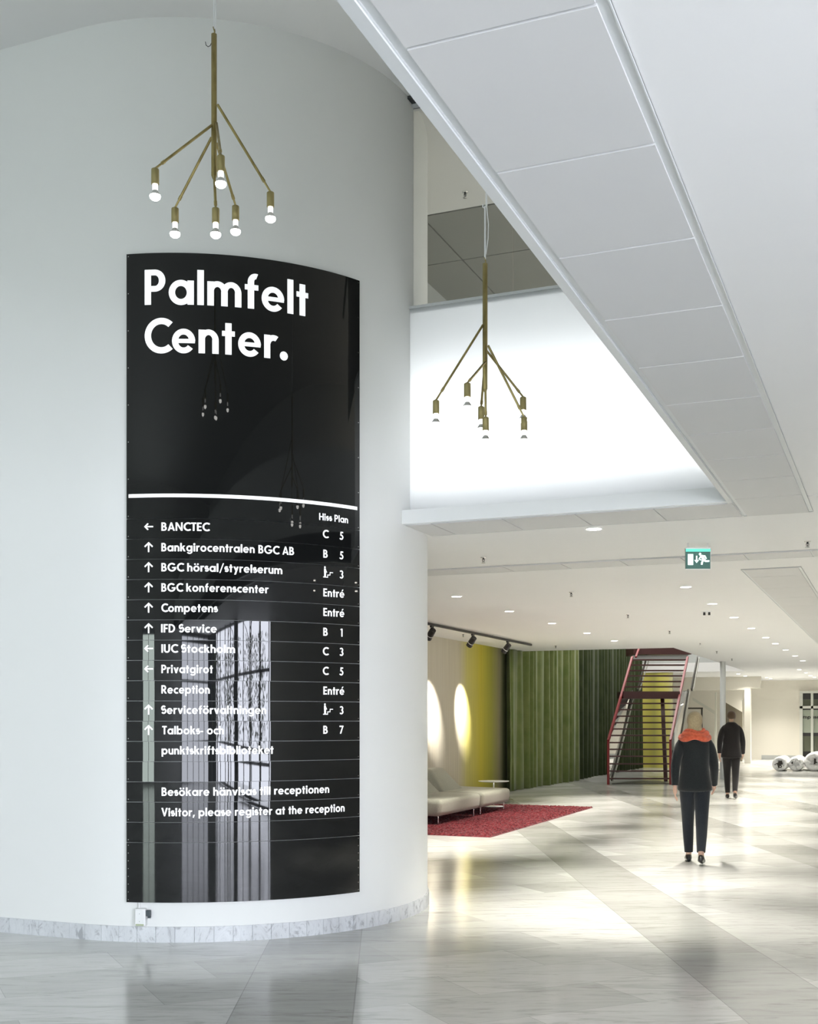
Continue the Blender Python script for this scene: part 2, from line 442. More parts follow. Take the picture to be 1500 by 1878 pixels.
# parapets and balcony front
b = MB()
b.box((XL, YBACK, ZL), (XL+.12, YP+.3, ZL+1.1))
structure('wall_void_side', b, M_WALL, 'white parapet along the side of the void')
XCYL = XC+math.sqrt(RC**2-(YP-YC)**2)
b = MB(); b.box((XCYL-.02, YP, ZL-.004), (XL, YP+.03, 3.279)); b.box((XCYL-.02, YP+.03, ZL+.002), (XL, YP+.16, ZL+.03))
structure('trim_6', b, M_WHITE_METAL, 'white lip at the foot of the lit balcony front', 'trim')
b = MB(); b.box((XCYL-.05, YP+.15, ZL+.025), (XL+.02, YP+.156, 4.935)); structure('wall_balcony', b, M_BACKLIT, 'brightly backlit white balcony front under the glass')
b = MB(); b.box((XCYL-.05, YP+.135, 4.935), (XL+.06, YP+.31, 4.957)); structure('trim_7', b, M_GREY_TRIM, 'pale metal cap on the balcony front', 'trim')
area('balcony_backlight_foot', ((XCYL+XL)/2, YP+.40, 3.33), (-PI/2-.2, 0, 0), abs(XL-XCYL)+.1, .16, 7, (.985, .99, 1))
area('balcony_backlight', ((XCYL+XL)/2, YP+.50, 3.80), (-PI/2, 0, 0), abs(XL-XCYL)+.1, 1.28, 19, (.985, .99, 1))
b = MB(); b.box((XCYL-.05, YP+.56, ZL), (XL+.12, YP+.60, 4.93)); b.box((XCYL-.05, YP+.158, 4.90), (XL+.12, YP+.60, 4.935)); structure('wall_lightbox', b, M_WHITE_METAL)
for i, (xa, xb, lb) in enumerate(((XCYL-.005, -2.803, 'glass pane on the balcony beside the curved wall'), (-2.797, .6, 'wide glass pane on the balcony beside the tile strip'))):
    b = MB(); b.box((xa, YP+.215, 4.957), (xb, YP+.227, 6.60)); o = structure('window_%d' % (i+1), b, M_GLASS, lb)
b = MB(); b.box((XCYL-.06, YP+.19, 6.60), (2, YP+.26, ZT), 0); b.box((XCYL-.10, YP+.10, 6.625), (2, YP+.19, ZT), 1)
structure('trim_8', b, [M_GREY_TRIM, M_DARK_GAP], 'head channel above the balcony glass', 'trim')
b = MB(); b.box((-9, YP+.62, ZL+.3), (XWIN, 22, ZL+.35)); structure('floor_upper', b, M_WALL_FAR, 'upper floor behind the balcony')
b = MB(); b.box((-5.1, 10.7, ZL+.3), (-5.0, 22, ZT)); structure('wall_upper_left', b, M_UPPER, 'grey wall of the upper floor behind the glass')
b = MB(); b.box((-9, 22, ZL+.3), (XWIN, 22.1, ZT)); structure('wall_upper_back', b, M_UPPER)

# concourse walls
b = MB(); b.box((-8.25, 12.0, 0), (-8.05, 25.9, ZL)); structure('wall_left', b, M_FADE, 'lounge wall fading from beige through yellow to olive')
b = MB(); b.box((-9.6, 10.76, 0), (-9.5, 50, 6)); structure('wall_left_outer', b, M_WALL_FAR)
b = MB(); b.box((-9.5, 25.9, 0), (-8.05, 26.0, ZL)); structure('wall_return', b, M_FADE)
b = MB(); b.box((-9.5, 49.3, 0), (XWIN, 49.5, ZL+.3)); structure('wall_back', b, M_WALL_FAR, 'far cream end wall of the concourse')
b = MB(); b.box((-5.0, 49.27, 0), (-3.4, 49.3, .17)); structure('baseboard_back', b, M_COLUMN, 'grey skirting of the far end wall')
b = MB(); b.box((XWIN, 1.9, 0), (XWIN+.1, 50, ZL+.3)); structure('wall_right', b, M_WALL_FAR)
b = MB(); b.box((XWIN, YBACK, ZL), (XWIN+.1, 22, ZT)); structure('wall_right_upper', b, M_WALL)
b = MB(); b.box((-13, YBACK-.1, ZL), (XWIN, YBACK, ZT)); b.box((-13, YBACK-.1, 0), (-5.9, YBACK, ZL)); b.box((-4.1, YBACK-.1, 0), (.1, YBACK, ZL))
structure('wall_front', b, M_WALL, 'wall behind the viewer')
b = MB(); b.box((-12.1, YBACK, 0), (-12, 11, ZT)); structure('wall_far_left', b, M_WALL)
b = MB()
for i in range(9): b.box((-11.88, -9.2+i*1.5-.03, .9), (-11.82, -9.2+i*1.5+.03, 6.3))
for z in (.92, 3.5, 6.28): b.box((-11.88, -9.2, z-.03), (-11.82, 2.8, z+.03))
structure('window_5', b, M_BLACK, 'added unseen mullions in front of the left fill light')  # bars added to dress the left fill light as a window
# glazed facade to the right of and behind the viewer
b = MB()
for i in range(11):
    y = YBACK+.05+i*1.18; b.box((XWIN-.20, y-.03, 0), (XWIN-.13, y+.03, ZL))
for z in (.04, .95, 2.35, 3.12): b.box((XWIN-.19, YBACK, z-.03), (XWIN-.14, 1.9, z+.03))
structure('window_3', b, M_BLACK, 'window mullions of the glazed facade')
b = MB()
for i in range(6):
    x = .1+i*.95; b.box((x-.03, YBACK+.13, 0), (x+.03, YBACK+.2, ZL))
for x in (-5.9, -5.0, -4.1): b.box((x-.03, YBACK+.13, 0), (x+.03, YBACK+.2, ZL))
for z in (.04, .95, 2.35, 3.12): b.box((.1, YBACK+.14, z-.03), (4.85, YBACK+.19, z+.03))
structure('window_4', b, M_BLACK, 'window mullions behind the viewer')
M_BARK = mat('bark', (.06, .05, .04), .9); M_LEAF = mat('street_leaves', (.10, .13, .06), .7)
tr_ = random.Random(21)
for i, (x, y) in enumerate(((6.1, -9.2), (6.4, -6.6), (6.0, -4.4), (6.5, -2.2), (6.1, -.2))):
    t = thing('street_tree', 'young street tree outside the glazed facade, mirrored in the black sign', 'tree', (x, y, 0), 'street trees outside the facade')
    b = MB(); b.tube([(x, y, 0), (x+.05, y, 1.2), (x, y+.05, 3.4)], [.09, .07, .04], 8)
    for q in range(9):
        z = 1.0+q*.25; a = tr_.uniform(0, 6.28); L_ = tr_.uniform(.5, 1.0)
        b.tube([(x, y, z), (x+math.cos(a)*L_*.5, y+math.sin(a)*L_*.5, z+.3), (x+math.cos(a)*L_, y+math.sin(a)*L_, z+.45)], [.03, .02, .008], 6)
    b.build('trunk', M_BARK, t)
    b = MB()
    for q in range(420):
        a, e_, rr_ = tr_.uniform(0, 6.28), tr_.uniform(.9, 2.9), tr_.uniform(.1, .95)
        c = Vector((x+rr_*math.cos(a), y+rr_*math.sin(a), e_)); d1 = Vector((tr_.uniform(-1,1), tr_.uniform(-1,1), tr_.uniform(-1,1)))*.07; d2 = Vector((tr_.uniform(-1,1), tr_.uniform(-1,1), tr_.uniform(-1,1)))*.05
        b.quad([c-d1, c+d2, c+d1, c-d2])
    b.build('foliage', M_LEAF, t)
b = MB(); b.lathe([(.17, 0), (.17, ZL)], (1.7, .55, 0)); structure('pillar_1', b, M_COLUMN, 'round column beside the viewer', 'pillar')

# void above the stair
b = MB()
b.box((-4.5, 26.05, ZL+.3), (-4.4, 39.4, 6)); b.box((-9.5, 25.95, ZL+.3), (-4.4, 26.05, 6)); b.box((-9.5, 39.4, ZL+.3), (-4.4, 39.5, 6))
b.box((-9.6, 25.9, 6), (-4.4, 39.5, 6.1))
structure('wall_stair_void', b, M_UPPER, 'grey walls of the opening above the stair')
# yellow wall, column, far pillar, bulkheads
b = MB(); b.box((-8.15, 39.45, 0), (-6.85, 39.6, ZL)); structure('wall_yellow', b, M_YELLOW, 'yellow striped wall panel seen behind the red stair')
pc = on_z(1325.5, 1213, ZL); pc.z = 0
b = MB(); b.lathe([(.075, 0), (.075, ZL+2)], (pc.x, pc.y, 0)); structure('pillar_2', b, M_GREY_TRIM, 'slim grey column at the corner of the stair opening', 'pillar')
b = MB(); b.box((-5.12, 44.5, 0), (-4.9, 44.75, ZL)); b.box((-4.9, 44.5, 2.75), (-4.55, 44.75, ZL)); structure('pillar_3', b, M_WALL_FAR, 'cream pillar at the corner of the far end wall', 'pillar')
b = MB(); b.box((-9.5, 44.5, 2.69), (-5.12, 44.7, ZL)); structure('wall_bulkhead', b, M_WALL_FAR, 'cream bulkhead at the far stair lobby')

# far door in the end wall
dr = thing('door_1', 'far glazed door with pale frame and dark panes at the corridor end', 'door', on_y(1484, 1393, 49.2)); dr.location.z = 0; dr['kind'] = 'structure'
def dpt(x, y): return on_y(x, y, 49.22)
def dbox(mb, x0, y0, x1, y1, ya, yb, m=0):
    p, q = dpt(x0, y1), dpt(x1, y0); mb.box((p.x, ya, max(p.z, 0.0)), (q.x, yb, q.z), m)
b = MB()
for x0, x1 in ((1466.5, 1472), (1487, 1491.5), (1507, 1511.5), (1527, 1532)): dbox(b, x0, 1271, x1, 1394, 49.16, 49.3)
dbox(b, 1466.5, 1267, 1532, 1271.5, 49.16, 49.3); dbox(b, 1466.5, 1294.5, 1532, 1299.5, 49.16, 49.3)
b.build('door_frame', M_DOOR_FRAME, dr)
for x0, x1 in ((1472, 1487), (1491.5, 1507), (1511.5, 1527)):
    b = MB(); dbox(b, x0, 1271, x1, 1283, 49.25, 49.28, 0); dbox(b, x0, 1283, x1, 1295, 49.25, 49.28, 1)
    dbox(b, x0, 1299, x1, 1302, 49.24, 49.28, 2); dbox(b, x0, 1302, x1, 1328, 49.25, 49.28, 3); dbox(b, x0, 1328, x1, 1344, 49.25, 49.28, 3)
    dbox(b, x0, 1344, x1, 1350, 49.24, 49.28, 2); dbox(b, x0, 1350, x1, 1378, 49.25, 49.28, 1); dbox(b, x0, 1378, x1, 1394, 49.25, 49.28, 2)
    b.build('pane', [M_DOOR_DARK, M_DOOR_PANE, M_DOOR_DARK, M_DOOR_PANE_LIGHT], dr)

# ================================================================== LETTERING (strokes of a geometric bold sans)
W, HT, XH = .20, .165, .69
def g_rect(x0, y0, x1, y1): return [[(x0,y0),(x1,y0),(x1,y1),(x0,y1)]]
def g_poly(*p): return [list(p)]
def g_arc(cx, cy, rx, ry, t=.19, a0=0, a1=360, n=None, ty=None):
    ty = ty or t*.9; n = n or max(6, int(abs(a1-a0)/9)); out = []
    for i in range(n):
        a, c = math.radians(a0+(a1-a0)*i/n), math.radians(a0+(a1-a0)*(i+1)/n)
        o = lambda g: (cx+rx*math.cos(g), cy+ry*math.sin(g)); q = lambda g: (cx+(rx-t)*math.cos(g), cy+(ry-ty)*math.sin(g))
        out.append([q(a), o(a), o(c), q(c)])
    return out
def g_disc(cx, cy, r, n=20): return [[(cx+r*math.cos(2*PI*i/n), cy+r*math.sin(2*PI*i/n)) for i in range(n)]]
def g_stroke(pts, t):
    out = []; nrm = []
    for i in range(len(pts)):
        p, q = pts[max(i-1, 0)], pts[min(i+1, len(pts)-1)]
        dx, dy = q[0]-p[0], q[1]-p[1]; L = math.hypot(dx, dy); nrm.append((-dy/L*t/2, dx/L*t/2))
    for i in range(len(pts)-1):
        (x0,y0),(x1,y1),(a,b_),(c,d) = pts[i], pts[i+1], nrm[i], nrm[i+1]
        out.append([(x0-a,y0-b_),(x1-c,y1-d),(x1+c,y1+d),(x0+a,y0+b_)])
    return out
def s_curve(w, h, t):
    pts = []
    r1x, r1y, r2x, r2y = w*.40, h*.235, w*.45, h*.255
    for i in range(13): a = math.radians(35+ (270-35)*i/12); pts.append((w/2+r1x*math.cos(a)*.95, h-t/2-r1y*1.0+r1y*math.sin(a)*1.0))
    for i in range(1, 13): a = math.radians(90-(90+145)*i/12); pts.append((w/2+r2x*math.cos(a)*.95, t/2+r2y+ (r2y)*math.sin(a)))
    mid = pts[12]; top = (h-t/2-2*r1y); bot = t/2+2*r2y
    k_ = (top+bot)/2
    out = []
    for i, (x, y) in enumerate(pts):
        out.append((x, y))
    out[12] = (w/2, k_)
    return g_stroke(out, t)
def arch(x0, w=.60):
    rx = w/2
    return g_arc(x0+rx, XH-rx*1.02+.015, rx, rx*1.02, W*.97, 0, 180, ty=.165)+g_rect(x0+w-W, 0, x0+w, XH-rx+.02)
ring = lambda cx: g_arc(cx, XH/2, .37, XH/2+.015, .195)
def tail_y(): return g_poly((0,XH),(.22,XH),(.44,.16),(.33,-.02))+g_poly((.62,XH),(.42,XH),(.09,-.28),(.30,-.28))
GL = {
 'A': (.84, g_poly((0,0),(.21,0),(.50,1),(.34,1))+g_poly((.84,0),(.63,0),(.34,1),(.50,1))+g_rect(.2,.2,.64,.36)),
 'B': (.64, g_rect(0,0,W,1)+g_rect(W,1-HT,.30,1)+g_rect(W,.435,.33,.435+.14)+g_rect(W,0,.33,HT)+g_arc(.29,.725,.28,.275,.19,-90,90,ty=HT)+g_arc(.325,.288,.315,.288,.20,-90,90,ty=HT)),
 'C': (.76, g_arc(.53,.5,.53,.52,.205,48,312)),
 'D': (.78, g_rect(0,0,W,1)+g_rect(W,1-HT,.30,1)+g_rect(W,0,.30,HT)+g_arc(.29,.5,.49,.5,.205,-90,90,ty=HT)),
 'E': (.53, g_rect(0,0,W,1)+g_rect(W,1-HT,.53,1)+g_rect(W,.43,.50,.43+HT*.95)+g_rect(W,0,.53,HT)),
 'F': (.50, g_rect(0,0,W,1)+g_rect(W,1-HT,.50,1)+g_rect(W,.42,.48,.42+HT*.95)),
 'G': (1.02, g_arc(.53,.5,.53,.52,.205,42,350)+g_rect(.55,.37,1.03,.52)),
 'H': (.78, g_rect(0,0,W,1)+g_rect(.58,0,.78,1)+g_rect(W,.42,.58,.42+HT)),
 'I': (W, g_rect(0,0,W,1)),
 'N': (.82, g_rect(0,0,W*.95,1)+g_rect(.82-W*.95,0,.82,1)+g_poly((0,1),(.2,1),(.82,0),(.62,0))),
 'P': (.64, g_rect(0,0,W,1)+g_rect(W,1-HT,.33,1)+g_rect(W,.37,.33,.37+HT)+g_arc(.32,.685,.32,.315,.20,-90,90,ty=HT)),
 'R': (.70, g_rect(0,0,W,1)+g_rect(W,1-HT,.33,1)+g_rect(W,.37,.33,.37+HT)+g_arc(.32,.685,.31,.315,.20,-90,90,ty=HT)+g_poly((.22,.42),(.43,.45),(.72,0),(.47,0))),
 'S': (.58, s_curve(.58, 1.02, .19)),
 'T': (.60, g_rect(0,1-HT,.60,1)+g_rect(.2,0,.4,1)),
 'U': (.74, g_rect(0,.35,W,1)+g_rect(.54,.35,.74,1)+g_arc(.37,.355,.37,.37,.2,180,360,ty=.18)),
 'V': (.82, g_poly((0,1),(.22,1),(.49,0),(.33,0))+g_poly((.82,1),(.60,1),(.33,0),(.49,0))),
 'a': (.76, ring(.37)+g_rect(.565,0,.76,XH)),
 'b': (.76, ring(.39)+g_rect(0,0,.195,1)),
 'c': (.56, g_arc(.37,XH/2,.37,XH/2+.015,.195,50,310)),
 'e': (.72, g_arc(.36,XH/2,.36,XH/2+.015,.19,0,322)+g_rect(.08,.285,.71,.285+.125)),
 'f': (.42, g_rect(.09,0,.29,.78)+g_arc(.335,.765,.245,.25,.2,72,180,ty=.16)+g_rect(0,XH-.155,.42,XH)),
 'g': (.76, ring(.37)+g_rect(.565,-.02,.76,XH)+g_arc(.40,-.02,.36,.28,.195,205,360,ty=.155)),
 'h': (.62, g_rect(0,0,W,1)+arch(0,.62)),
 'i': (.24, g_rect(.02,0,.22,XH)+g_disc(.12,.87,.13)),
 'k': (.64, g_rect(0,0,W,1)+g_poly((.14,.36),(.36,.42),(.62,XH),(.37,XH))+g_poly((.20,.45),(.38,.50),(.66,0),(.42,0))),
 'l': (W, g_rect(0,0,W,1)),
 'm': (1.03, g_rect(0,0,W,XH)+arch(0,.615)+arch(.415,.615)),
 'n': (.62, g_rect(0,0,W,XH)+arch(0,.62)),
 'o': (.74, ring(.37)),
 'p': (.76, ring(.39)+g_rect(0,-.28,.195,XH)),
 'r': (.44, g_rect(0,0,W,XH)+g_arc(.31,.43,.29,.27,.19,58,180,ty=.17)),
 's': (.44, s_curve(.44, XH+.02, .165)),
 't': (.40, g_rect(.10,0,.30,.92)+g_rect(0,XH-.155,.40,XH)),
 'u': (.62, g_rect(0,.3,W,XH)+g_rect(.42,0,.62,XH)+g_arc(.31,.30,.31,.315,.2,180,360,ty=.165)),
 'v': (.66, g_poly((0,XH),(.22,XH),(.42,0),(.25,0))+g_poly((.66,XH),(.44,XH),(.25,0),(.42,0))),
 'y': (.64, tail_y()),
 '1': (.36, g_rect(.15,0,.35,1)+g_poly((0,.83),(.15,.83),(.15,1),(.08,1))),
 '3': (.60, g_arc(.28,.735,.29,.28,.19,-90,150,ty=.155)+g_arc(.28,.285,.32,.30,.2,-150,90,ty=.155)),
 '5': (.60, g_poly((.10,.50),(.27,.50),(.33,1),(.16,1))+g_rect(.17,.835,.56,1)+g_arc(.26,.315,.33,.33,.195,-150,118,ty=.16)),
 '7': (.62, g_rect(0,.83,.62,1)+g_poly((.40,.86),(.62,1),(.28,0),(.06,0))),
 '.': (.26, g_disc(.13,.12,.135)),
 ',': (.28, g_poly((.06,.17),(.26,.17),(.12,-.18),(-.02,-.18))),
 '/': (.56, g_poly((0,-.12),(.14,-.12),(.56,1.05),(.42,1.05))),
 '-': (.34, g_rect(0,.26,.34,.40)),
}
dots = lambda cx: g_disc(cx-.17, .88, .105)+g_disc(cx+.17, .88, .105)
GL['ä'] = (GL['a'][0], GL['a'][1]+dots(.38)); GL['ö'] = (GL['o'][0], GL['o'][1]+dots(.37))
GL['é'] = (GL['e'][0], GL['e'][1]+g_poly((.30,.79),(.43,.79),(.60,1.02),(.41,1.02)))
def layout(text, track=.105, space=.36):
    x, out = 0, []
    for i, ch in enumerate(text):
        if ch == ' ': x += space; continue
        w, polys = GL[ch]
        out += [[(px+x, py) for px, py in p] for p in polys]
        x += w+track*(.75 if ch in 'TVAvyr/,' else 1)
    return out, x-track

# ================================================================== THE SIGN
R_S = RC+.030                                  # outer face of the panels
def to_sign(x, y):
    d = ray(x, y); a = d.x**2+d.y**2; bq = -2*(XC*d.x+YC*d.y); c_ = XC*XC+YC*YC-R_S**2
    t = (-bq-math.sqrt(bq*bq-4*a*c_))/(2*a); P = EYEV+d*t
    return math.atan2(P.x-XC, YC-P.y)*R_S, P.z
S0, ZTOP = to_sign(232, 466)
S1 = to_sign(659.5, 1000)[0]
ZBOT = to_sign(232, 1655)[1]
def sg(s, z, off=0.0):
    a = s/R_S; r = R_S+off
    return (XC+r*math.sin(a), YC-r*math.cos(a), z)
sign = thing('directory_sign', 'tall glossy black curved directory sign with white lettering on the white wall', 'sign', sg((S0+S1)/2, ZBOT, 0))
def panel(name, z0, z1, tilt=0.0, screws=True, parent=sign, bow=0.0):
    b = MB(); n = 48
    def o(s, z):
        f = (s-S0)/(S1-S0)
        return tilt*((z-(z0+z1)/2)/max(z1-z0, .01))+bow*math.sin(f*2*PI)
    g = .0016
    for i in range(n):
        sa, sb = S0+(S1-S0)*i/n, S0+(S1-S0)*(i+1)/n
        A, B, C, D = [sg(s, z, o(s, z)) for s, z in ((sa, z0+g), (sb, z0+g), (sb, z1-g), (sa, z1-g))]
        A2, B2, C2, D2 = [sg(s, z, -.018) for s, z in ((sa, z0+g), (sb, z0+g), (sb, z1-g), (sa, z1-g))]
        b.quad([A, B, C, D], 0, True); b.quad([D, C, C2, D2], 0); b.quad([B, A, A2, B2], 0)
    b.quad([sg(S0, z0+g, -.018), sg(S0, z0+g, 0), sg(S0, z1-g, 0), sg(S0, z1-g, -.018)], 0)
    b.quad([sg(S1, z0+g, 0), sg(S1, z0+g, -.018), sg(S1, z1-g, -.018), sg(S1, z1-g, 0)], 0)
    ob = b.build(name, [M_BLACK_GLOSS, M_CHROME], parent)
    bm = bmesh.new(); bm.from_mesh(ob.data)
    vs = [v for v in bm.verts if any(f.smooth for f in v.link_faces)]
    bmesh.ops.remove_doubles(bm, verts=vs, dist=1e-5)
    if screws:
        zz = [z0+.02] if z1-z0 < .3 else [z0+.02+i*(z1-z0-.04)/7 for i in range(8)]
        off = wloc(parent)
        for z in zz:
            for s in (S0+.014, S1-.014):
                ps = [bm.verts.new(Vector(sg(s+.0035*math.cos(t*PI/4), z+.0035*math.sin(t*PI/4), .0012))-off) for t in range(8)]
                f = bm.faces.new(ps); f.material_index = 1
    bm.to_mesh(ob.data); bm.free()
    return ob
def lettering(name, polys, s_left, z_base, sx, sy, parent, off=.0022, label=None):
    b = MB()
    for p in polys:
        if len(p) == 4:                         # subdivide wide quads so that they follow the curve
            (x0,y0),(x1,y1),(x2,y2),(x3,y3) = p
            n = max(1, int(max(abs(x1-x0), abs(x2-x3))*sx/.03))
            for i in range(n):
                t0, t1 = i/n, (i+1)/n
                q = [(x0+(x1-x0)*t0, y0+(y1-y0)*t0), (x0+(x1-x0)*t1, y0+(y1-y0)*t1), (x3+(x2-x3)*t1, y3+(y2-y3)*t1), (x3+(x2-x3)*t0, y3+(y2-y3)*t0)]
                b.quad([sg(s_left+x*sx, z_base+y*sy, off) for x, y in q])
        else:
            b.quad([sg(s_left+x*sx, z_base+y*sy, off) for x, y in p])
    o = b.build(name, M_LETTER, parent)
    if label: o['label'] = label
    return o
def text_fit(name, text, x0, x1, ybase, cap_px, parent, yref_x=None, label=None, off=.0022, track=.105):
    polys, w = layout(text, track)
    sa, zb = to_sign(x0, ybase); sb = to_sign(x1, ybase)[0]
    zc = to_sign(x0, ybase-cap_px)[1]
    return lettering(name, polys, sa, zb, (sb-sa)/w, zc-zb, parent, off, label)

edges = [952+37.06*i for i in range(17)]
zed = [to_sign(233, y)[1] for y in edges]
head = panel('header_panel', zed[0], ZTOP)
text_fit('title_lettering', 'Palmfelt', 265.4, 565, 559.6, 64.4, head, label='large white title lettering, first line', track=.10)
text_fit('title_lettering', 'Center.', 265.4, 527.5, 648, 63, head, label='large white title lettering, second line', track=.10)
b = MB()
zl0, zl1 = to_sign(236, 913.2)[1], to_sign(236, 906.7)[1]; sl0, sl1 = to_sign(236, 910)[0], to_sign(654.8, 931)[0]
for i in range(40):
    sa, sb = sl0+(sl1-sl0)*i/40, sl0+(sl1-sl0)*(i+1)/40
    b.quad([sg(sa, zl0, .0022), sg(sb, zl0, .0022), sg(sb, zl1, .0022), sg(sa, zl1, .0022)])
b.build('rule', M_LETTER, head)
tw = random.Random(3)
strips = []
for i in range(16):
    strips.append(panel('name_strip', zed[i+1], zed[i], tilt=tw.uniform(-.0016, .0016), bow=tw.uniform(-.0006, .0006)))
panel('base_panel', ZBOT, zed[16], tilt=.0008, bow=.0004)
rows = [('BANCTEC', 296, 383.4, 973.5, '<', 'C', '5'), ('Bankgirocentralen BGC AB', 296, 539, 1011.2, '^', 'B', '5'),
        ('BGC hörsal/styrelserum', 296, 517.5, 1048, '^', '*', '3'), ('BGC konferenscenter', 296, 492, 1085, '^', 'Entré', None),
        ('Competens', 296, 398.8, 1122.3, '^', 'Entré', None), ('IFD Service', 295.5, 397.5, 1160, '^', 'B', '1'),
        ('IUC Stockholm', 296, 431, 1197, '<', 'C', '3'), ('Privatgirot', 296, 390.2, 1234.5, '<', 'C', '5'),
        ('Reception', 296, 384.7, 1272, None, 'Entré', None), ('Serviceförvaltningen', 296, 488, 1309.3, '^', '*', '3'),
        ('Talboks- och', 297.5, 410.5, 1346.7, '^', 'B', '7'), ('punktskriftsbiblioteket', 296.5, 501.3, 1383.5, None, None, None),
        None, ('Besökare hänvisas till receptionen', 296.6, 603.4, 1459.5, None, None, None),
        ('Visitor, please register at the reception', 296, 631.6, 1497, None, None, None)]
CAP = to_sign(296, 973.5-15.3)[1]-to_sign(296, 973.5)[1]
def arrow(kind):
    if kind == '<':
        return g_rect(.1,.42,1.1,.58)+g_poly((0,.5),(.42,.92),(.56,.82),(.24,.5))+g_poly((0,.5),(.24,.5),(.56,.18),(.42,.08))
    return g_rect(.46,-.08,.64,1.0)+g_poly((.55,1.12),(.02,.62),(.13,.48),(.55,.88))+g_poly((.55,1.12),(.55,.88),(.97,.48),(1.08,.62))
person_icon = (g_disc(.28,1.22,.13)+g_rect(.14,.55,.42,1.06)+g_poly((.42,.95),(.62,.60),(.52,.54),(.36,.78))+g_rect(.16,.0,.28,.58)+g_rect(.32,.0,.44,.58)
               +g_rect(.0,-.06,.75,.05)+g_rect(.66,-.06,.76,.34)+g_rect(.66,.24,1.12,.34)+g_rect(1.04,.24,1.14,.66)+g_rect(1.04,.56,1.56,.66))
def put_right(txt, xc, zb, parent, x0=None, x1=None):
    polys, w = layout(txt)
    sc = CAP
    if x0 is not None:
        sa, sb = to_sign(x0, 1200)[0], to_sign(x1, 1200)[0]; lettering('lettering', polys, sa, zb, (sb-sa)/w, sc, parent)
    else:
        s = to_sign(xc, 1200)[0]; lettering('lettering', polys, s-w*sc/2, zb, sc, sc, parent)
for i, r in enumerate(rows):
    if r is None: continue
    txt, x0, x1, yb, arr, c1, c2 = r
    zb = to_sign(x0, yb)[1]
    # the strip this row sits on
    par = min(strips, key=lambda o: abs(sum((o.matrix_basis @ v.co).z for v in o.data.vertices[:40])/40+sign.location.z-(zb+CAP/2)))
    text_fit('lettering', txt, x0, x1, yb, 15.3, par)
    if arr:
        s = to_sign(272.7, yb)[0]; sc = CAP*1.02
        lettering('arrow', arrow(arr), s-.55*sc, zb+(.0 if arr == '<' else .0), sc, sc, par)
    if c1 == '*':
        s = to_sign(592.3, 1200)[0]; lettering('stair_symbol', person_icon, s, zb, CAP*.92, CAP*1.0, par)
    elif c1 == 'Entré': put_right(c1, 0, zb, par, 592.6, 631)
    elif c1: put_right(c1, 596.6, zb, par)
    if c2: put_right(c2, 625.9, zb, par)
text_fit('lettering', 'Hiss Plan', 585, 638, 953.5, 12.8, head)
lettering_door = layout('mpass nu')[0]
b = MB()
p0, p1 = dpt(1472.5, 1318), dpt(1507, 1311)
for pl in lettering_door:
    b.quad([(p0.x+x/4.6*(p1.x-p0.x), 49.235, p0.z+y*(p1.z-p0.z)*.9) for x, y in pl])
b.build('lettering', M_DOOR_DARK, dr)

# wall socket under the sign
def wall_pt(s, z, off): a = s/RC; r = RC+off; return Vector((XC+r*math.sin(a), YC-r*math.cos(a), z))
def wall_s(x, y):
    d = ray(x, y); a = d.x**2+d.y**2; bq = -2*(XC*d.x+YC*d.y); c_ = XC*XC+YC*YC-RC**2
    t = (-bq-math.sqrt(bq*bq-4*a*c_))/(2*a); P = EYEV+d*t
    return math.atan2(P.x-XC, YC-P.y)*RC, P.z
sa, za = wall_s(251.5, 1696.5); sb, zb = wall_s(270.5, 1665)
so = thing('wall_socket', 'white twin wall socket under the lower left corner of the sign', 'socket', wall_pt((sa+sb)/2, za, 0))
def wbox(mb, s0, z0, s1, z1, o0, o1, m=0):
    mb.hexa([wall_pt(s0,z0,o0),wall_pt(s1,z0,o0),wall_pt(s1,z0,o1),wall_pt(s0,z0,o1),wall_pt(s0,z1,o0),wall_pt(s1,z1,o0),wall_pt(s1,z1,o1),wall_pt(s0,z1,o1)][0:8], m)
b = MB(); wbox(b, sa, za, sb, zb, 0, .05); b.build('box', M_WHITE_METAL, so, bevel=.006)
b = MB(); wbox(b, sa+.006, za+.02, sb-.018, zb-.008, .05, .054); b.build('cover_plate', M_WHITE_METAL, so, bevel=.002)
for z in (za+.035, zb-.035):
    b = MB(); wbox(b, (sa+sb)/2-.004, z-.003, (sa+sb)/2, z+.003, .054, .0555); b.build('screw', M_COLUMN, so)
b = MB(); wbox(b, sa+.008, za+.004, sb-.012, za+.016, .05, .052); b.build('label', M_SOCKET_GREEN, so)
b = MB(); wbox(b, sb, zb-.055, sb+.032, zb-.012, .01, .04); wbox(b, sb+.012, zb-.068, sb+.032, zb-.055, .012, .038)
b.build('plug', M_PLUG, so, bevel=.004)
b = MB(); wbox(b, sb+.012, zb-.078, sb+.030, zb-.068, .012, .035); b.build('plug_ring', M_WHITE_METAL, so, bevel=.003)
b = MB(); b.tube([wall_pt(sa+.02, zb, .02), wall_pt(sa+.021, zb+.02, .015), wall_pt(sa+.016, zb+.045, .012)], .006, 8); b.build('conduit', M_WHITE_METAL, so)

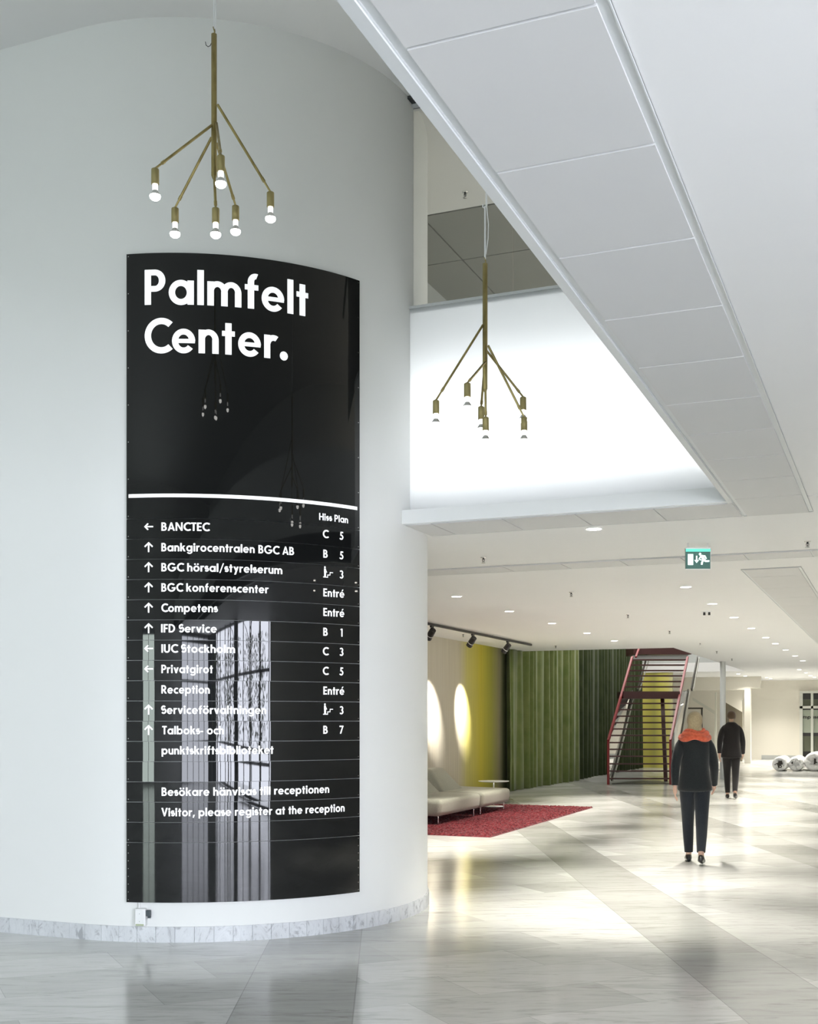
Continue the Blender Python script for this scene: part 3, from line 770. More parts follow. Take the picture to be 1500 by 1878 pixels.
# ================================================================== PENDANT LAMPS
def pendant(label, depth, x, ytop, ybot, arms, cable, arm_px):
    top, bot = at_depth(x, ytop, depth), at_depth(x, ybot, depth)
    bot.x, bot.y = top.x, top.y
    t = thing('pendant_lamp', label, 'lamp', (top.x, top.y, bot.z), 'branching brass pendant lamps')
    px = depth/F_PX
    b = MB(); b.tube([bot-Vector((0,0,.02)), bot, top, top+Vector((0,0,.004))], [.008, .0155, .0155, .010], 16); b.build('stem', M_BRASS, t)
    b = MB()
    b.tube([top+Vector((.004*math.cos(a), .006*math.sin(a), .006+.035*math.sin(a/2))) for a in [2*PI*i/16 for i in range(17)]], .003, 8)
    b.build('hanging_ring', M_BRASS_SOCKET, t)
    if cable == 'plain':
        b = MB(); b.tube([top+Vector((0,0,.03)), Vector((top.x, top.y, ZT))], .004, 8)
        b.tube([top+Vector((.012,0,.0)), top+Vector((.012,0,.25)), Vector((top.x+.006, top.y, ZT))], .0025, 6)
        b.build('cable', M_WHITE_CABLE, t)
        h = MB(); hp = at_depth(388, 80, depth)
        h.tube([hp+Vector((CS*a, SN*a, c)) for a, c in ((0, .005), (-.008, -.012), (-.02, -.017), (-.031, -.008), (-.034, .01))], .0022, 6); h.build('hook', M_BLACK, t)
    else:
        j = at_depth(x, 378, depth); j.x, j.y = top.x, top.y
        b = MB(); b.tube([top+Vector((0,0,.03)), j], .006, 8); b.tube([j+Vector((.008,.003,0)), Vector((top.x+.008, top.y+.003, ZT))], .006, 8)
        b.tube([top+Vector((.006,0,.06)), top+Vector((.018,.006,.16)), top+Vector((.020,.006,.25)), j+Vector((.010,.003,0))], .003, 6)
        b.build('cable', M_WHITE_CABLE, t)
        b = MB(); b.tube([j+Vector((CS*a, SN*a, c)) for a, c in ((-.014,.012),(-.014,-.006),(-.004,-.012),(.008,-.004),(.010,.02))], .004, 8); b.build('hook', M_WHITE_CABLE, t)
    for (jx, jy, ex, ey, dd) in arms:
        p = at_depth(jx, jy, depth+ (0.012 if dd > 0 else -.012)); p.x += 0; e = at_depth(ex, ey, depth+dd)
        am = MB(); q = p.lerp(e, .86)
        am.tube([p, q], .0075, 10); am.tube([q, e], .0058, 10); am.tube([q-(e-p).normalized()*.012, q+(e-p).normalized()*.012], .0092, 10)
        a = am.build('arm', M_BRASS, t)
        sk = MB(); sk.lathe([(.0, .006), (.006, .004), (.0195, -.004), (.0205, -.008), (.0205, -.083), (.017, -.084), (.0, -.08)], e, 20); s_ = sk.build('socket', M_BRASS_SOCKET, a)
        nk = MB(); nk.lathe([(.0145, -.075), (.0145, -.112), (.0135, -.116)], e, 20); nk.build('bulb_neck', M_BULB_NECK, s_)
        fl = MB(); fl.lathe([(.0135, -.116), (.016, -.122), (.026, -.136), (.0285, -.142)], e, 20); fl.build('bulb_reflector', M_CHROME, s_)
        bu = MB(); bu.lathe([(.0285, -.142), (.0292, -.149), (.026, -.158), (.016, -.166), (.0, -.169)], e, 20); bu.build('bulb', M_BULB, s_)
    return t
pendant('brass six-armed pendant lamp hanging in front of the curved wall above the sign', 6.5, 392.5, 63, 322,
        [(399,192,496,352,.0), (388,230,284.5,309,-.28), (388,252,321,381,.12), (393,322,395.5,381,.0), (397,226,405,285,-.40), (397,262,432,377,.2)], 'plain', 0)
pendant('brass branching pendant lamp hanging before the lit balcony front', 7.4, 889.5, 484, 713,
        [(885.6,596,799.5,734,-.05), (890,664,857,702.5,-.30), (887,690,882.5,745.5,.18), (890.3,713,890.6,765,.0), (893,644,959.3,728,.15), (895,633.5,961,765,.05)], 'joined', 0)

# ================================================================== DOWNLIGHTS, SPRINKLERS
def downlight_proto():
    t = thing('downlight', '', 'downlight', (0, 0, ZL))
    b = MB(); b.lathe([(.062, .0), (.062, -.004), (.075, -.004), (.078, 0)], (0,0,ZL), 32); b.build('ring', M_WHITE_METAL, t)
    b = MB(); b.lathe([(.0, -.0025), (.063, -.0025)], (0,0,ZL), 32); b.build('lens', M_DOWN, t)
    return t
dl0 = downlight_proto(); used = [False]
LITES = []
def downlight(x, y, label, group=None, power=SPOT_W, size=64):
    if not used[0]: o = dl0; used[0] = True
    else: o = copy_tree(dl0)
    o.location = (x, y, ZL); o['label'] = label
    if group: o['group'] = group
    l = bpy.data.lights.new('downlight_beam', 'SPOT'); l.energy = power; l.color = WARM; l.spot_size = math.radians(size); l.spot_blend = 1.0; l.shadow_soft_size = .05
    lo = bpy.data.objects.new('downlight_beam', l); COL.objects.link(lo); lo.location = (x, y, ZL-.03)
near = ['lit round downlight in the row of the exit sign, just behind the balcony tile row', 'lit round downlight on the narrow cross row of ceiling tiles, left of the exit sign',
        'lit round downlight just below the exit sign in the picture', 'third lit downlight behind the cross tile row, in the row of the exit sign',
        'lit downlight in the exit sign row, above and right of the twin ceiling detector']
RX = -2.3
for i, y in enumerate([9.56, 11.8, 14.15, 16.35, 18.65]): downlight(RX, y, near[i], 'downlights in the exit sign row')
for i, y in enumerate([21.0, 23.45, 25.4, 27.8, 30.5, 33.1]):
    downlight(RX, y, 'small lit downlight far along the long row leading away from the exit sign', 'downlights in the exit sign row')
left = ['lit downlight nearest the curved wall, in the row above the lounge', 'second lit downlight from the curved wall, in the row above the lounge', 'third lit downlight from the curved wall, in the row above the lounge',
        'fourth lit downlight from the curved wall, in the row above the lounge', 'fifth and last lit downlight before the curtains, in the row above the lounge']
for i, y in enumerate([14.13, 16.35, 18.65, 21.0, 23.25]): downlight(-5.18, y, left[i], 'downlights above the lounge')
for x, y in ((1466,1228),(1478,1234),(1486,1239),(1494,1242)):
    p = on_z(x, y, ZL); downlight(p.x, p.y, 'tiny lit downlight in the short row at the very end of the concourse', 'far downlights', SPOT_W*(.15 if x in (1354, 1366.5) else .6), 120)
for x, y in ((1354,1236),(1366.5,1240),(1405.5,1242.5),(1413,1245)):
    p = on_z(x, y, ZL); p.y = min(p.y, 48.6); downlight(p.x, p.y, 'tiny lit downlight in front of the far cream wall', 'far downlights', SPOT_W*(.15 if x in (1354, 1366.5) else .6), 120)

for i in range(12): downlight(.75, 7.1+2.35*i, 'added unseen downlight filling the right side of the concourse', 'added fill downlights', SPOT_W*(.4 if i < 1 else .7))  # unseen row added to lift the floor and low ceiling at the right
def sprinkler_proto():
    t = thing('sprinkler', '', 'sprinkler', (0,0,ZL))
    b = MB(); b.lathe([(.028, 0), (.026, -.006), (.012, -.009)], (0,0,ZL), 16); b.build('rosette', M_CHROME, t)
    b = MB(); b.tube([(0,0,ZL), (0,0,ZL-.025)], .009, 10); b.bar((-.012,0,ZL-.02), (-.009,0,ZL-.052), .004, .004); b.bar((.012,0,ZL-.02), (.009,0,ZL-.052), .004, .004); b.tube([(0,0,ZL-.03),(0,0,ZL-.05)], .004, 8)
    b.build('frame', M_BLACK, t)
    b = MB(); b.lathe([(.0, -.052), (.020, -.053), (.020, -.056), (.0, -.056)], (0,0,ZL), 14); b.build('deflector', M_CHROME, t)
    return t
sp0 = sprinkler_proto(); used_s = [False]
def sprinkler(x, y, z, label):
    o = sp0 if not used_s[0] else copy_tree(sp0); used_s[0] = True
    o.location = (x, y, z); o['label'] = label; o['group'] = 'ceiling sprinklers'
for q, lb in (((-3.69,10.82),'ceiling sprinkler just in front of the cross tile row near the curved wall'),((-3.7,14.2),'ceiling sprinkler in the middle of the concourse ceiling behind the cross tile row'),
              ((-3.7,17.53),'ceiling sprinkler level with the last lounge downlights, mid ceiling'),((-3.7,21.03),'ceiling sprinkler before the stair opening, mid ceiling'),
              ((-3.7,24.55),'ceiling sprinkler beside the corner of the stair opening'),((-.72,10.94),'ceiling sprinkler right of the exit sign near the picture edge'),
              ((-6.67,24.3),'ceiling sprinkler before the green curtains'),((-3.8,27.7),'small ceiling sprinkler beside the edge of the stair opening'),((-3.9,31.2),'small ceiling sprinkler near the slim grey column'),
              ((-7.2,16.9),'ceiling sprinkler just above the track rail near the curved wall'),((-7.35,20.4),'ceiling sprinkler above the far half of the track rail')):
    sprinkler(*q, ZL, lb)
sprinkler(-3.81, 10.63, ZT, 'sprinkler on the high ceiling behind the balcony glass')
p = on_z(1296, 1121, ZL)
t = thing('twin_detector', 'small twin ceiling detector between the two downlight rows', 'detector', p)
b = MB(); b.lathe([(.075, 0), (.072, -.014), (.0, -.016)], p, 20); b.build('base', M_WHITE_METAL, t)
for s_ in (-.035, .035):
    b = MB(); b.lathe([(.016, 0), (.018, -.045), (.0, -.046)], p+Vector((s_,0,-.012)), 12); b.build('head', M_BLACK, t)

# exit sign hanging from the low ceiling
e0, e1 = at_depth(1257, 1043.5, 10.5), at_depth(1302, 1007, 10.5)
ce = (e0+e1)/2
hw = (e1-e0).xy.length/2; hz = (e1.z-e0.z)/2
ex = thing('exit_sign', 'green hanging emergency exit sign with running figure, arrow and door', 'exit sign', ce)
def E(u, v, d=0): return Vector((ce.x+CS*u*hw+SN*d, ce.y+SN*u*hw-CS*d, ce.z+v*hz))
def ebox(mb, u0, v0, u1, v1, d0, d1, m=0):
    mb.hexa([E(u0,v0,d1),E(u1,v0,d1),E(u1,v0,d0),E(u0,v0,d0),E(u0,v1,d1),E(u1,v1,d1),E(u1,v1,d0),E(u0,v1,d0)], m)
b = MB(); ebox(b, -1, -1, 1, 1, -.012, .012); ebox(b, -1.02, -1.06, 1.02, -1, -.014, .014, 1); ebox(b, 1, -1, 1.03, 1.04, -.014, .014, 1)
b.build('plate', [M_EXIT, M_WHITE_METAL], ex)
b = MB(); ebox(b, -1, .72, 1, 1, .012, .014); b.build('lit_top_edge', M_EXIT_TOP, ex)
b = MB(); ebox(b, -1.04, 1, 1.04, 1.10, -.02, .02); b.build('lamp_housing', M_WHITE_METAL, ex)
b = MB()
for u in (-.8, .8): b.tube([E(u, 1.1), Vector((*E(u, 1.1).xy, ZL))], .004, 8)
b.build('hanger', M_WHITE_METAL, ex)
def epoly(mb, *pts): mb.quad([E(u, v, .0135) for u, v in pts])
b = MB(); epoly(b, (-.84,-.62),(-.40,-.62),(-.40,.48),(-.84,.48)); b.build('door_symbol', M_EXIT_W, ex)
b = MB(); epoly(b, (-.18,-.12),(-.06,-.12),(-.06,.30),(-.18,.30)); epoly(b, (-.32,-.12),(-.12,-.42),(.08,-.12)); b.build('arrow_symbol', M_EXIT_W, ex)
b = MB()
b.quad([E(.16+.10*math.cos(2*PI*i/14), .47+.14*math.sin(2*PI*i/14), .0135) for i in range(14)])
for pl in (((.16,.32),(.36,.40),(.54,.0),(.34,-.12)), ((.34,.38),(.58,.34),(.72,.02),(.62,-.02),(.50,.20),(.32,.22)), ((.20,.34),(.30,.24),(.14,.0),(.30,-.10),(.24,-.18),(.02,-.02)),
           ((.34,-.10),(.54,.02),(.66,-.14),(.92,-.14),(.92,-.30),(.58,-.32),(.40,-.18)), ((.34,-.12),(.48,-.10),(.40,-.36),(.36,-.60),(.22,-.60),(.24,-.36))):
    epoly(b, *pl)
b.build('running_figure_symbol', M_EXIT_W, ex)

# ================================================================== TRACK AND SPOTLIGHTS
XT = -6.95; ZTR = 3.14
t0 = 15.6; t1 = on_x(974, 1180, XT).y
tk = thing('track_rail', 'black lighting track hanging under the ceiling beside the lounge wall', 'track', (XT, t1, ZTR))
b = MB(); b.box((XT-.018, t0, ZTR-.02), (XT+.018, t1, ZTR+.02)); b.build('rail', M_BLACK, tk)
b = MB(); b.box((XT-.012, t1, ZTR-.014), (XT+.012, t1+.03, ZTR+.014)); b.build('end_cap', M_BLACK, tk)
for y in (16.9, 20.9):
    b = MB(); b.tube([(XT, y, ZTR+.02), (XT, y, ZL)], .004, 8); b.lathe([(.014, 0), (.014, -.006)], (XT, y, ZL), 12); b.build('hanger', M_CHROME, tk)
def spot_head(px, py, label, aim):
    hp = on_x(px, py, XT); y = hp.y; top = Vector((XT, y, ZTR-.02))
    t = thing('track_spotlight', label, 'spotlight', (XT, y, ZTR-.02), 'black track spotlights')
    b = MB(); b.box((XT-.016, y-.055, ZTR-.05), (XT+.016, y+.055, ZTR-.02)); b.build('adapter', M_BLACK, t, bevel=.004)
    b = MB(); b.tube([top-Vector((0,0,.03)), top-Vector((0,0,.10))], .018, 10); b.build('joint', M_BLACK, t)
    c = top-Vector((0,0,.10)); d = (Vector(aim)-c).normalized()
    b = MB(); b.tube([c-d*.05, c+d*.07], [.052, .056], 20); b.build('housing', M_BLACK, t)
    b = MB(); b.tube([c+d*.07, c+d*.082], .0568, 20); b.build('bright_band', M_WHITE_METAL, t)
    b = MB(); b.tube([c+d*.082, c+d*.15], .056, 20, caps=False); b.tube([c+d*.15, c+d*.083], .051, 20); b.build('snoot', M_BLACK, t)
    b = MB(); b.tube([c+Vector((0,-.02,.02)), c+Vector((0,-.05,.03)), c+Vector((0,-.05,0)), c+d*.02+Vector((0,-.03,0))], .004, 6); b.build('bracket', M_BLACK, t)
    l = bpy.data.lights.new('track_beam', 'SPOT'); l.energy = 600; l.color = (1, .95, .86); l.spot_size = math.radians(36); l.spot_blend = .9; l.shadow_soft_size = .02
    lo = bpy.data.objects.new('track_beam', l); COL.objects.link(lo); lo.location = c+d*.16
    lo.rotation_euler = d.to_track_quat('-Z', 'Y').to_euler()
spot_head(792, 1166, 'black track spotlight nearest the curved wall', (-8.05, 18.6, 1.8))
spot_head(867, 1180, 'black track spotlight in the middle of the rail', (-8.05, 20.5, 1.8))
spot_head(931, 1190, 'black track spotlight at the curtain end of the rail', (-8.05, 22.25, 1.8))

# ================================================================== CURTAINS
def curtain(y0, y1, xa, xb, m, seed, label, low_until=26.0, fold=.36):
    rnd = random.Random(seed); b = MB(); ys = []; y = y0; n = int((y1-y0)/.022); cols = []
    ph = 0; lam = fold
    for i in range(n+1):
        f = i/n; y = y0+(y1-y0)*f
        ph += 2*PI*.022/lam
        if ph > 2*PI: ph -= 2*PI; lam = fold*rnd.uniform(.7, 1.35)
        amp = .066*(.75+.5*math.sin(f*23+seed))
        ztop = ZL-.006 if y < low_until else 4.6
        bx = xa+(xb-xa)*f
        col = []
        for j in range(9):
            g = j/8; flare = 1+.25*(1-g); sw = .02*math.sin(3*g+f*40)
            col.append((bx+amp*flare*(math.sin(ph)+.45*math.sin(2*ph+.6)+.2*math.sin(3*ph+2))+sw*.4, y+sw, .012+(ztop-.012)*g))
        cols.append(col)
    for i in range(n):
        for j in range(8):
            b.quad([cols[i][j], cols[i+1][j], cols[i+1][j+1], cols[i][j+1]], 0, True)
    o = b.build('curtain', m)
    bm = bmesh.new(); bm.from_mesh(o.data); bmesh.ops.remove_doubles(bm, verts=bm.verts, dist=1e-5); bm.to_mesh(o.data); bm.free()
    sd = o.modifiers.new('thickness', 'SOLIDIFY'); sd.thickness = .004
    return tag(o, label, 'curtain', 'floor-length curtains along the wall')
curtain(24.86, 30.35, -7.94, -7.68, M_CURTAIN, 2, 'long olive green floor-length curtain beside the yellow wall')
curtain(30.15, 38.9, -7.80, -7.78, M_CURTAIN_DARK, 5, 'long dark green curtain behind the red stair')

# ================================================================== STAIR
st = thing('staircase', 'open red steel staircase with dark treads and glass sides rising through the ceiling', 'staircase', at_depth(1173, 1439, 29.05)); st.location.z = 0
D0, D1 = 29.05, 33.2
def sdep(y): return D0 if y >= 1358 else D0+(D1-D0)*(1358-y)/(1358-1205)
def lx(y): return 1115.5 if y >= 1358 else 1115.5+(1159.5-1115.5)*(1358-y)/153
def rx(y): return 1229.5 if y >= 1358 else 1229.5+(1261-1229.5)*(1358-y)/153
for fx in (lx, rx):
    b = MB(); P = [at_depth(fx(y), y, sdep(y)) for y in (1439.5, 1358, 1280, 1205)]; P[0].z = 0
    for a, c in zip(P[:-1], P[1:]): b.bar(a, c, .055, .05, 0, up=(0, 1, .2))
    o = b.build('handrail', M_RED, st)
P = [at_depth(1166, 1205, 33.2), at_depth(1173, 1186, 33.6)]
b = MB(); b.bar(P[0], P[1], .05, .05, 0, up=(0,1,.2)); b.build('handrail', M_RED, st)
for y in (1428, 1414.2, 1400.9, 1387, 1374.3, 1362, 1349, 1337, 1325.4, 1313.5, 1301.5, 1290, 1259.5, 1249.8, 1239.4, 1229.6, 1219.5, 1210):
    a, c = at_depth(lx(y)+2, y, sdep(y)), at_depth(rx(y)-2, y, sdep(y)); c.z = a.z
    b = MB(); dpth = .02 if y > 1358 else .24
    q = Vector((-SN, CS, 0))*dpth
    b.hexa([a-Vector((0,0,.018)), c-Vector((0,0,.018)), c+q-Vector((0,0,.018)), a+q-Vector((0,0,.018)), a+Vector((0,0,.018)), c+Vector((0,0,.018)), c+q+Vector((0,0,.018)), a+q+Vector((0,0,.018))])
    b.build('tread', M_TREAD, st)
a, c = at_depth(1143, 1281, sdep(1275)), at_depth(1247, 1281, sdep(1275)); zt = at_depth(1143, 1268, sdep(1275)).z; c.z = a.z
b = MB(); q = Vector((-SN, CS, 0))*.9; up = Vector((0,0,zt-a.z))
b.hexa([a, c, c+q, a+q, a+up, c+up, c+q+up, a+q+up]); b.build('landing', M_TREAD, st)
def diag(pts, m1, name, w=.03, h=.09):
    b = MB(); P = [at_depth(x, y, d) for x, y, d in pts]
    for a, c in zip(P[:-1], P[1:]): b.bar(a, c, w, h, 0, up=(0, 1, .3))
    return b.build(name, m1, st)
diag([(1121,1430,29.6), (1160,1268,32.4)], M_BRONZE_DARK, 'stringer'); diag([(1169,1266,32.8), (1190,1190,34.2)], M_BRONZE_DARK, 'stringer')
diag([(1236,1418,29.8), (1262,1266,32.4)], M_BRONZE_DARK, 'stringer'); diag([(1268,1265,32.8), (1279,1206,34.2)], M_BRONZE_DARK, 'stringer')
diag([(1125,1430,29.65), (1164,1270,32.45)], M_OFFWHITE, 'glass_edge', .02, .06); diag([(1173,1266,32.85), (1193,1200,34.2)], M_OFFWHITE, 'glass_edge', .02, .05)
diag([(1239.5,1418,29.85), (1265,1268,32.45)], M_OFFWHITE, 'glass_edge', .02, .05); diag([(1271.5,1265,32.85), (1282,1207,34.2)], M_OFFWHITE, 'glass_edge', .02, .05)
for fx, pts in ((lx, [(1121,1430,29.6),(1160,1268,32.4)]), (rx, [(1236,1418,29.8),(1262,1266,32.4)])):
    b = MB(); A = [at_depth(*p) for p in pts]; B = [at_depth(fx(y), y, sdep(y)) for y in (1268, 1358, 1430)]
    b.quad([A[0], A[1], B[0], B[1], B[2]]); o = b.build('glass_panel', M_STAIR_GLASS, st)
    sd = o.modifiers.new('thickness', 'SOLIDIFY'); sd.thickness = .01
b = MB(); b.bar(at_depth(1214.8, 1281, 31.6), Vector((*at_depth(1221, 1432, 30.6).xy, 0.0)), .09, .09, 0, up=(0,1,0)); b.build('prop', M_TREAD, st)
# upper landing where the flight arrives
a, c = at_depth(1162, 1200, 33.6), at_depth(1268, 1200, 33.6); c.z = a.z; q = Vector((-SN, CS, 0))*1.2; up = Vector((0,0,.22))
b = MB(); b.hexa([a, c, c+q, a+q, a+up, c+up, c+q+up, a+q+up]); b.build('upper_landing', M_TREAD, st)
a, c = at_depth(1160, 1209, 33.7), at_depth(1262, 1209, 33.7)
b = MB(); b.hexa([a, at_depth(1262,1209,33.7), at_depth(1262,1209,33.72), at_depth(1160,1209,33.72), at_depth(1160,1202,33.7), at_depth(1262,1202,33.7), at_depth(1262,1202,33.72), at_depth(1160,1202,33.72)]); b.build('edge_beam', M_COLUMN, st)
# dark plinth under the foot
a, c = on_z(1122, 1438, 0), on_z(1230, 1438, 0); q = Vector((-SN, CS, 0))*1.6
b = MB(); up = Vector((0,0,.012)); b.hexa([a, c, c+q, a+q+Vector((1.0,.4,0)), a+up, c+up, c+q+up, a+q+Vector((1.0,.4,0))+up]); b.build('foot_plate', M_BRONZE_DARK, st)

# far stair lobby behind the column
fs = thing('lobby_stair', 'pale lobby stair with sloping parapet far behind the slim column', 'staircase', on_y(1340, 1400, 46.5)); fs.location.z = 0
def fp(x, y, Y): return on_y(x, y, Y)
b = MB(); b.hexa([fp(1270,1284,46.5), fp(1313,1312,46.5), fp(1313,1312,46.9), fp(1270,1284,46.9), fp(1270,1279,46.5), fp(1313,1305,46.5), fp(1313,1305,46.9), fp(1270,1279,46.9)])
b.build('parapet', M_OFFWHITE, fs)
b = MB(); b.hexa([fp(1330,1288,46.0), fp(1361,1306,46.0), fp(1361,1306,46.4), fp(1330,1288,46.4), fp(1330,1266,46.0), fp(1361,1266,46.0), fp(1361,1266,46.4), fp(1330,1266,46.4)])
b.build('soffit', M_WALL_FAR, fs)
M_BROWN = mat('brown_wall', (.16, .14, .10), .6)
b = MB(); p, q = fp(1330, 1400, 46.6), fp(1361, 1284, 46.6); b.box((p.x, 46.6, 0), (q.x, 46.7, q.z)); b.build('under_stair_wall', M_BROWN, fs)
b = MB(); p, q = fp(1311, 1400, 46.2), fp(1314, 1270, 46.2); b.box((p.x, 46.15, 0), (q.x, 46.25, q.z)); b.build('post', M_OFFWHITE, fs)
b = MB(); b.bar(fp(1262,1299,46.4), fp(1289,1299,46.4), .05, .06); b.bar(fp(1287,1299,46.4), Vector((*fp(1287,1400,46.4).xy, 0)), .06, .06); b.build('handrail', M_BRONZE_DARK, fs)

# ================================================================== LOUNGE
rg = MB(); RX0, RX1, RY0, RY1 = -7.7, -5.08, 15.2, 21.05; rr = random.Random(11)
nx, ny = 118, 262
gv = [[Vector((RX0+(RX1-RX0)*i/nx, RY0+(RY1-RY0)*j/ny, 0)) for j in range(ny+1)] for i in range(nx+1)]
for i in range(nx+1):
    for j in range(ny+1):
        e = min(i, nx-i, j, ny-j)
        v = gv[i][j]; v.z = (.018+rr.uniform(-.012, .013)) if e > 0 else .002
        if e > 0: v.x += rr.uniform(-.008, .008); v.y += rr.uniform(-.008, .008)
base = len(rg.v)
for i in range(nx+1):
    for j in range(ny+1): rg.v.append(tuple(gv[i][j]))
for i in range(nx):
    for j in range(ny):
        a = base+i*(ny+1)+j; rg.f.append((a, a+ny+1, a+ny+2, a+1)); rg.m.append(0); rg.sm.append(False)
tag(rg.build('rug', M_RUG), 'large red shaggy rug under the pale lounge sofas', 'rug')

def sofa(label, ya, yb, back):
    xb, xf, zf = -7.28, -6.27, .034
    t = thing('lounge_sofa', label, 'sofa', ((xb+xf)/2, (ya+yb)/2, zf), 'lounge sofas on the red rug')
    b = MB(); n = 14
    b.hexa([(xb, ya, zf+.14), (xf-.03, ya, zf+.11), (xf-.03, yb, zf+.11), (xb, yb, zf+.14), (xb, ya, zf+.38), (xf, ya, zf+.36), (xf, yb, zf+.36), (xb, yb, zf+.38)])
    o = b.build('seat', M_SOFA, t, bevel=.07, seg=5)
    for p in o.data.polygons: p.use_smooth = True
    b = MB(); y0, y1 = back
    b.hexa([(xb-.02, y0-.05, zf+.33), (xb+.36, y0-.02, zf+.33), (xb+.36, y1+.22, zf+.33), (xb-.02, y1+.2, zf+.33), (xb-.16, y0+.03, zf+.74), (xb+.04, y0+.03, zf+.74), (xb+.04, y1-.02, zf+.74), (xb-.16, y1-.02, zf+.74)])
    o = b.build('backrest', M_SOFA, t, bevel=.055, seg=5)
    for p in o.data.polygons: p.use_smooth = True
    for x in (xb+.12, xf-.10):
        for y in (ya+.12, yb-.12):
            b = MB(); b.tube([(x, y, zf-.002), (x, y, zf+.13)], .011, 10); b.build('leg', M_CHROME, t)
sofa('pale grey-green lounge sofa nearest the curved wall, standing on the red rug', 16.45, 18.3, (17.0, 18.0))
sofa('pale grey-green lounge sofa farther along the rug, beside the round table', 18.4, 19.9, (18.45, 19.1))
tp = Vector((-6.70, 20.22, .034))
t = thing('side_table', 'round white side table behind the farther sofa', 'table', tp)
b = MB(); b.lathe([(0, .0), (.19, .0), (.19, .008), (.03, .014), (0, .014)], tp, 36); b.build('base', M_WHITE_METAL, t)
b = MB(); b.tube([tp+Vector((0,0,.01)), tp+Vector((0,0,.45))], .014, 12); b.build('pole', M_CHROME, t)
b = MB(); b.lathe([(0, .447), (.25, .447), (.275, .455), (.278, .462), (0, .462)], tp, 40); b.build('tabletop', M_WHITE_METAL, t)

# ================================================================== WRAPPED ROLLS
def roll(px, rpx, label, seed, m_end):
    rnd = random.Random(seed); d = 1.6*F_PX/(1414.5-HOR); r = rpx*d/F_PX*.955
    c = on_z(px, 1414.5, 0); ax = Vector((0, 1, 0)); sd = Vector((1, 0, 0))
    t = thing('wrapped_roll', label, 'roll', (c.x, c.y, 0), 'plastic-wrapped rolls on the far floor')
    b = MB(); L = 1.7; n = 40; rings = []
    def ring_at(s, rad, rough):
        return [c+ax*s+sd*((rad+rnd.uniform(-rough, rough))*math.cos(2*PI*k/n))+Vector((0,0,r+(rad+rnd.uniform(-rough, rough))*math.sin(2*PI*k/n))) for k in range(n)]
    prof = [(.10, r*.10, .0), (.06, r*.35, .01), (.03, r*.42, .012), (.0, r*.5, .02), (.02, r*.62, .02), (-.01, r*.75, .02), (.03, r*.86, .015), (.05, r*.96, .004), (.1, r*.985, .004)]+[(s, r*.985, .006) for s in (.3, .6, .9, 1.2, 1.5, L)]+[(L+.02, r*.5, .01), (L+.02, r*.05, 0)]
    for s, rad, q in prof: rings.append(ring_at(s, rad, q))
    b.loft(rings); o = b.build('film_wrap', M_PLASTIC, t)
    for p in o.data.polygons: p.use_smooth = seed % 2 == 0
    b = MB(); pts = [c+ax*.012+Vector((0,0,r))+sd*x*r+Vector((0,0,y*r)) for x, y in m_end]
    b.quad(pts); o = b.build('core_opening', M_CORE, t); sm = o.modifiers.new('t', 'SOLIDIFY'); sm.thickness = .04
    b = MB()
    for i in range(9):
        a0 = rnd.uniform(0, 2*PI); a1 = a0+rnd.uniform(.5, 1.4)
        p = [c+ax*(.015-.03*math.sin(PI*q/6))+Vector((0,0,r))+sd*(math.cos(a0+(a1-a0)*q/6)*r*(.3+.6*abs(q-3)/3))+Vector((0,0,math.sin(a0+(a1-a0)*q/6)*r*(.3+.6*abs(q-3)/3))) for q in range(7)]
        b.tube(p, [.004, .012, .018, .02, .016, .01, .004], 6)
    b.build('film_folds', M_PLASTIC, t)
roll(1429, 14, 'plastic-wrapped roll with an open dark core, left of three on the floor', 2, [(-.7,-.1),(-.3,.15),(.3,.5),(.45,.1),(.3,-.5),(-.1,-.55),(-.25,-.2)])
roll(1458.5, 14.2, 'plastic-wrapped roll lying between two others before the far wall', 3, [(-.55,.1),(-.4,.4),(-.3,.15),(-.35,-.05)])
roll(1492, 18.2, 'largest plastic-wrapped roll in front of the far glazed door', 4, [(.0,-.4),(.05,.35),(.2,.35),(.4,-.35)])

# ================================================================== PEOPLE
def skin_mesh(name, verts, edges, mtl, parent, root=0, sub=2, smooth=True):
    me = bpy.data.meshes.new(name); off = wloc(parent)
    me.from_pydata([Vector(v[0])-off for v in verts], edges, []); me.materials.append(mtl)
    o = bpy.data.objects.new(name, me); COL.objects.link(o); o.parent = parent
    sk = o.modifiers.new('skin', 'SKIN'); sk.use_smooth_shade = True; sk.branch_smoothing = .4
    lay = me.skin_vertices[0].data if me.skin_vertices else None
    if lay is None:
        bm = bmesh.new(); bm.from_mesh(me); bm.verts.layers.skin.verify(); bm.to_mesh(me); bm.free(); lay = me.skin_vertices[0].data
    for i, v in enumerate(verts):
        r = v[1]; lay[i].radius = r if isinstance(r, tuple) else (r, r); lay[i].use_root = (i == root)
    ss = o.modifiers.new('subsurf', 'SUBSURF'); ss.levels = ss.render_levels = sub
    return o
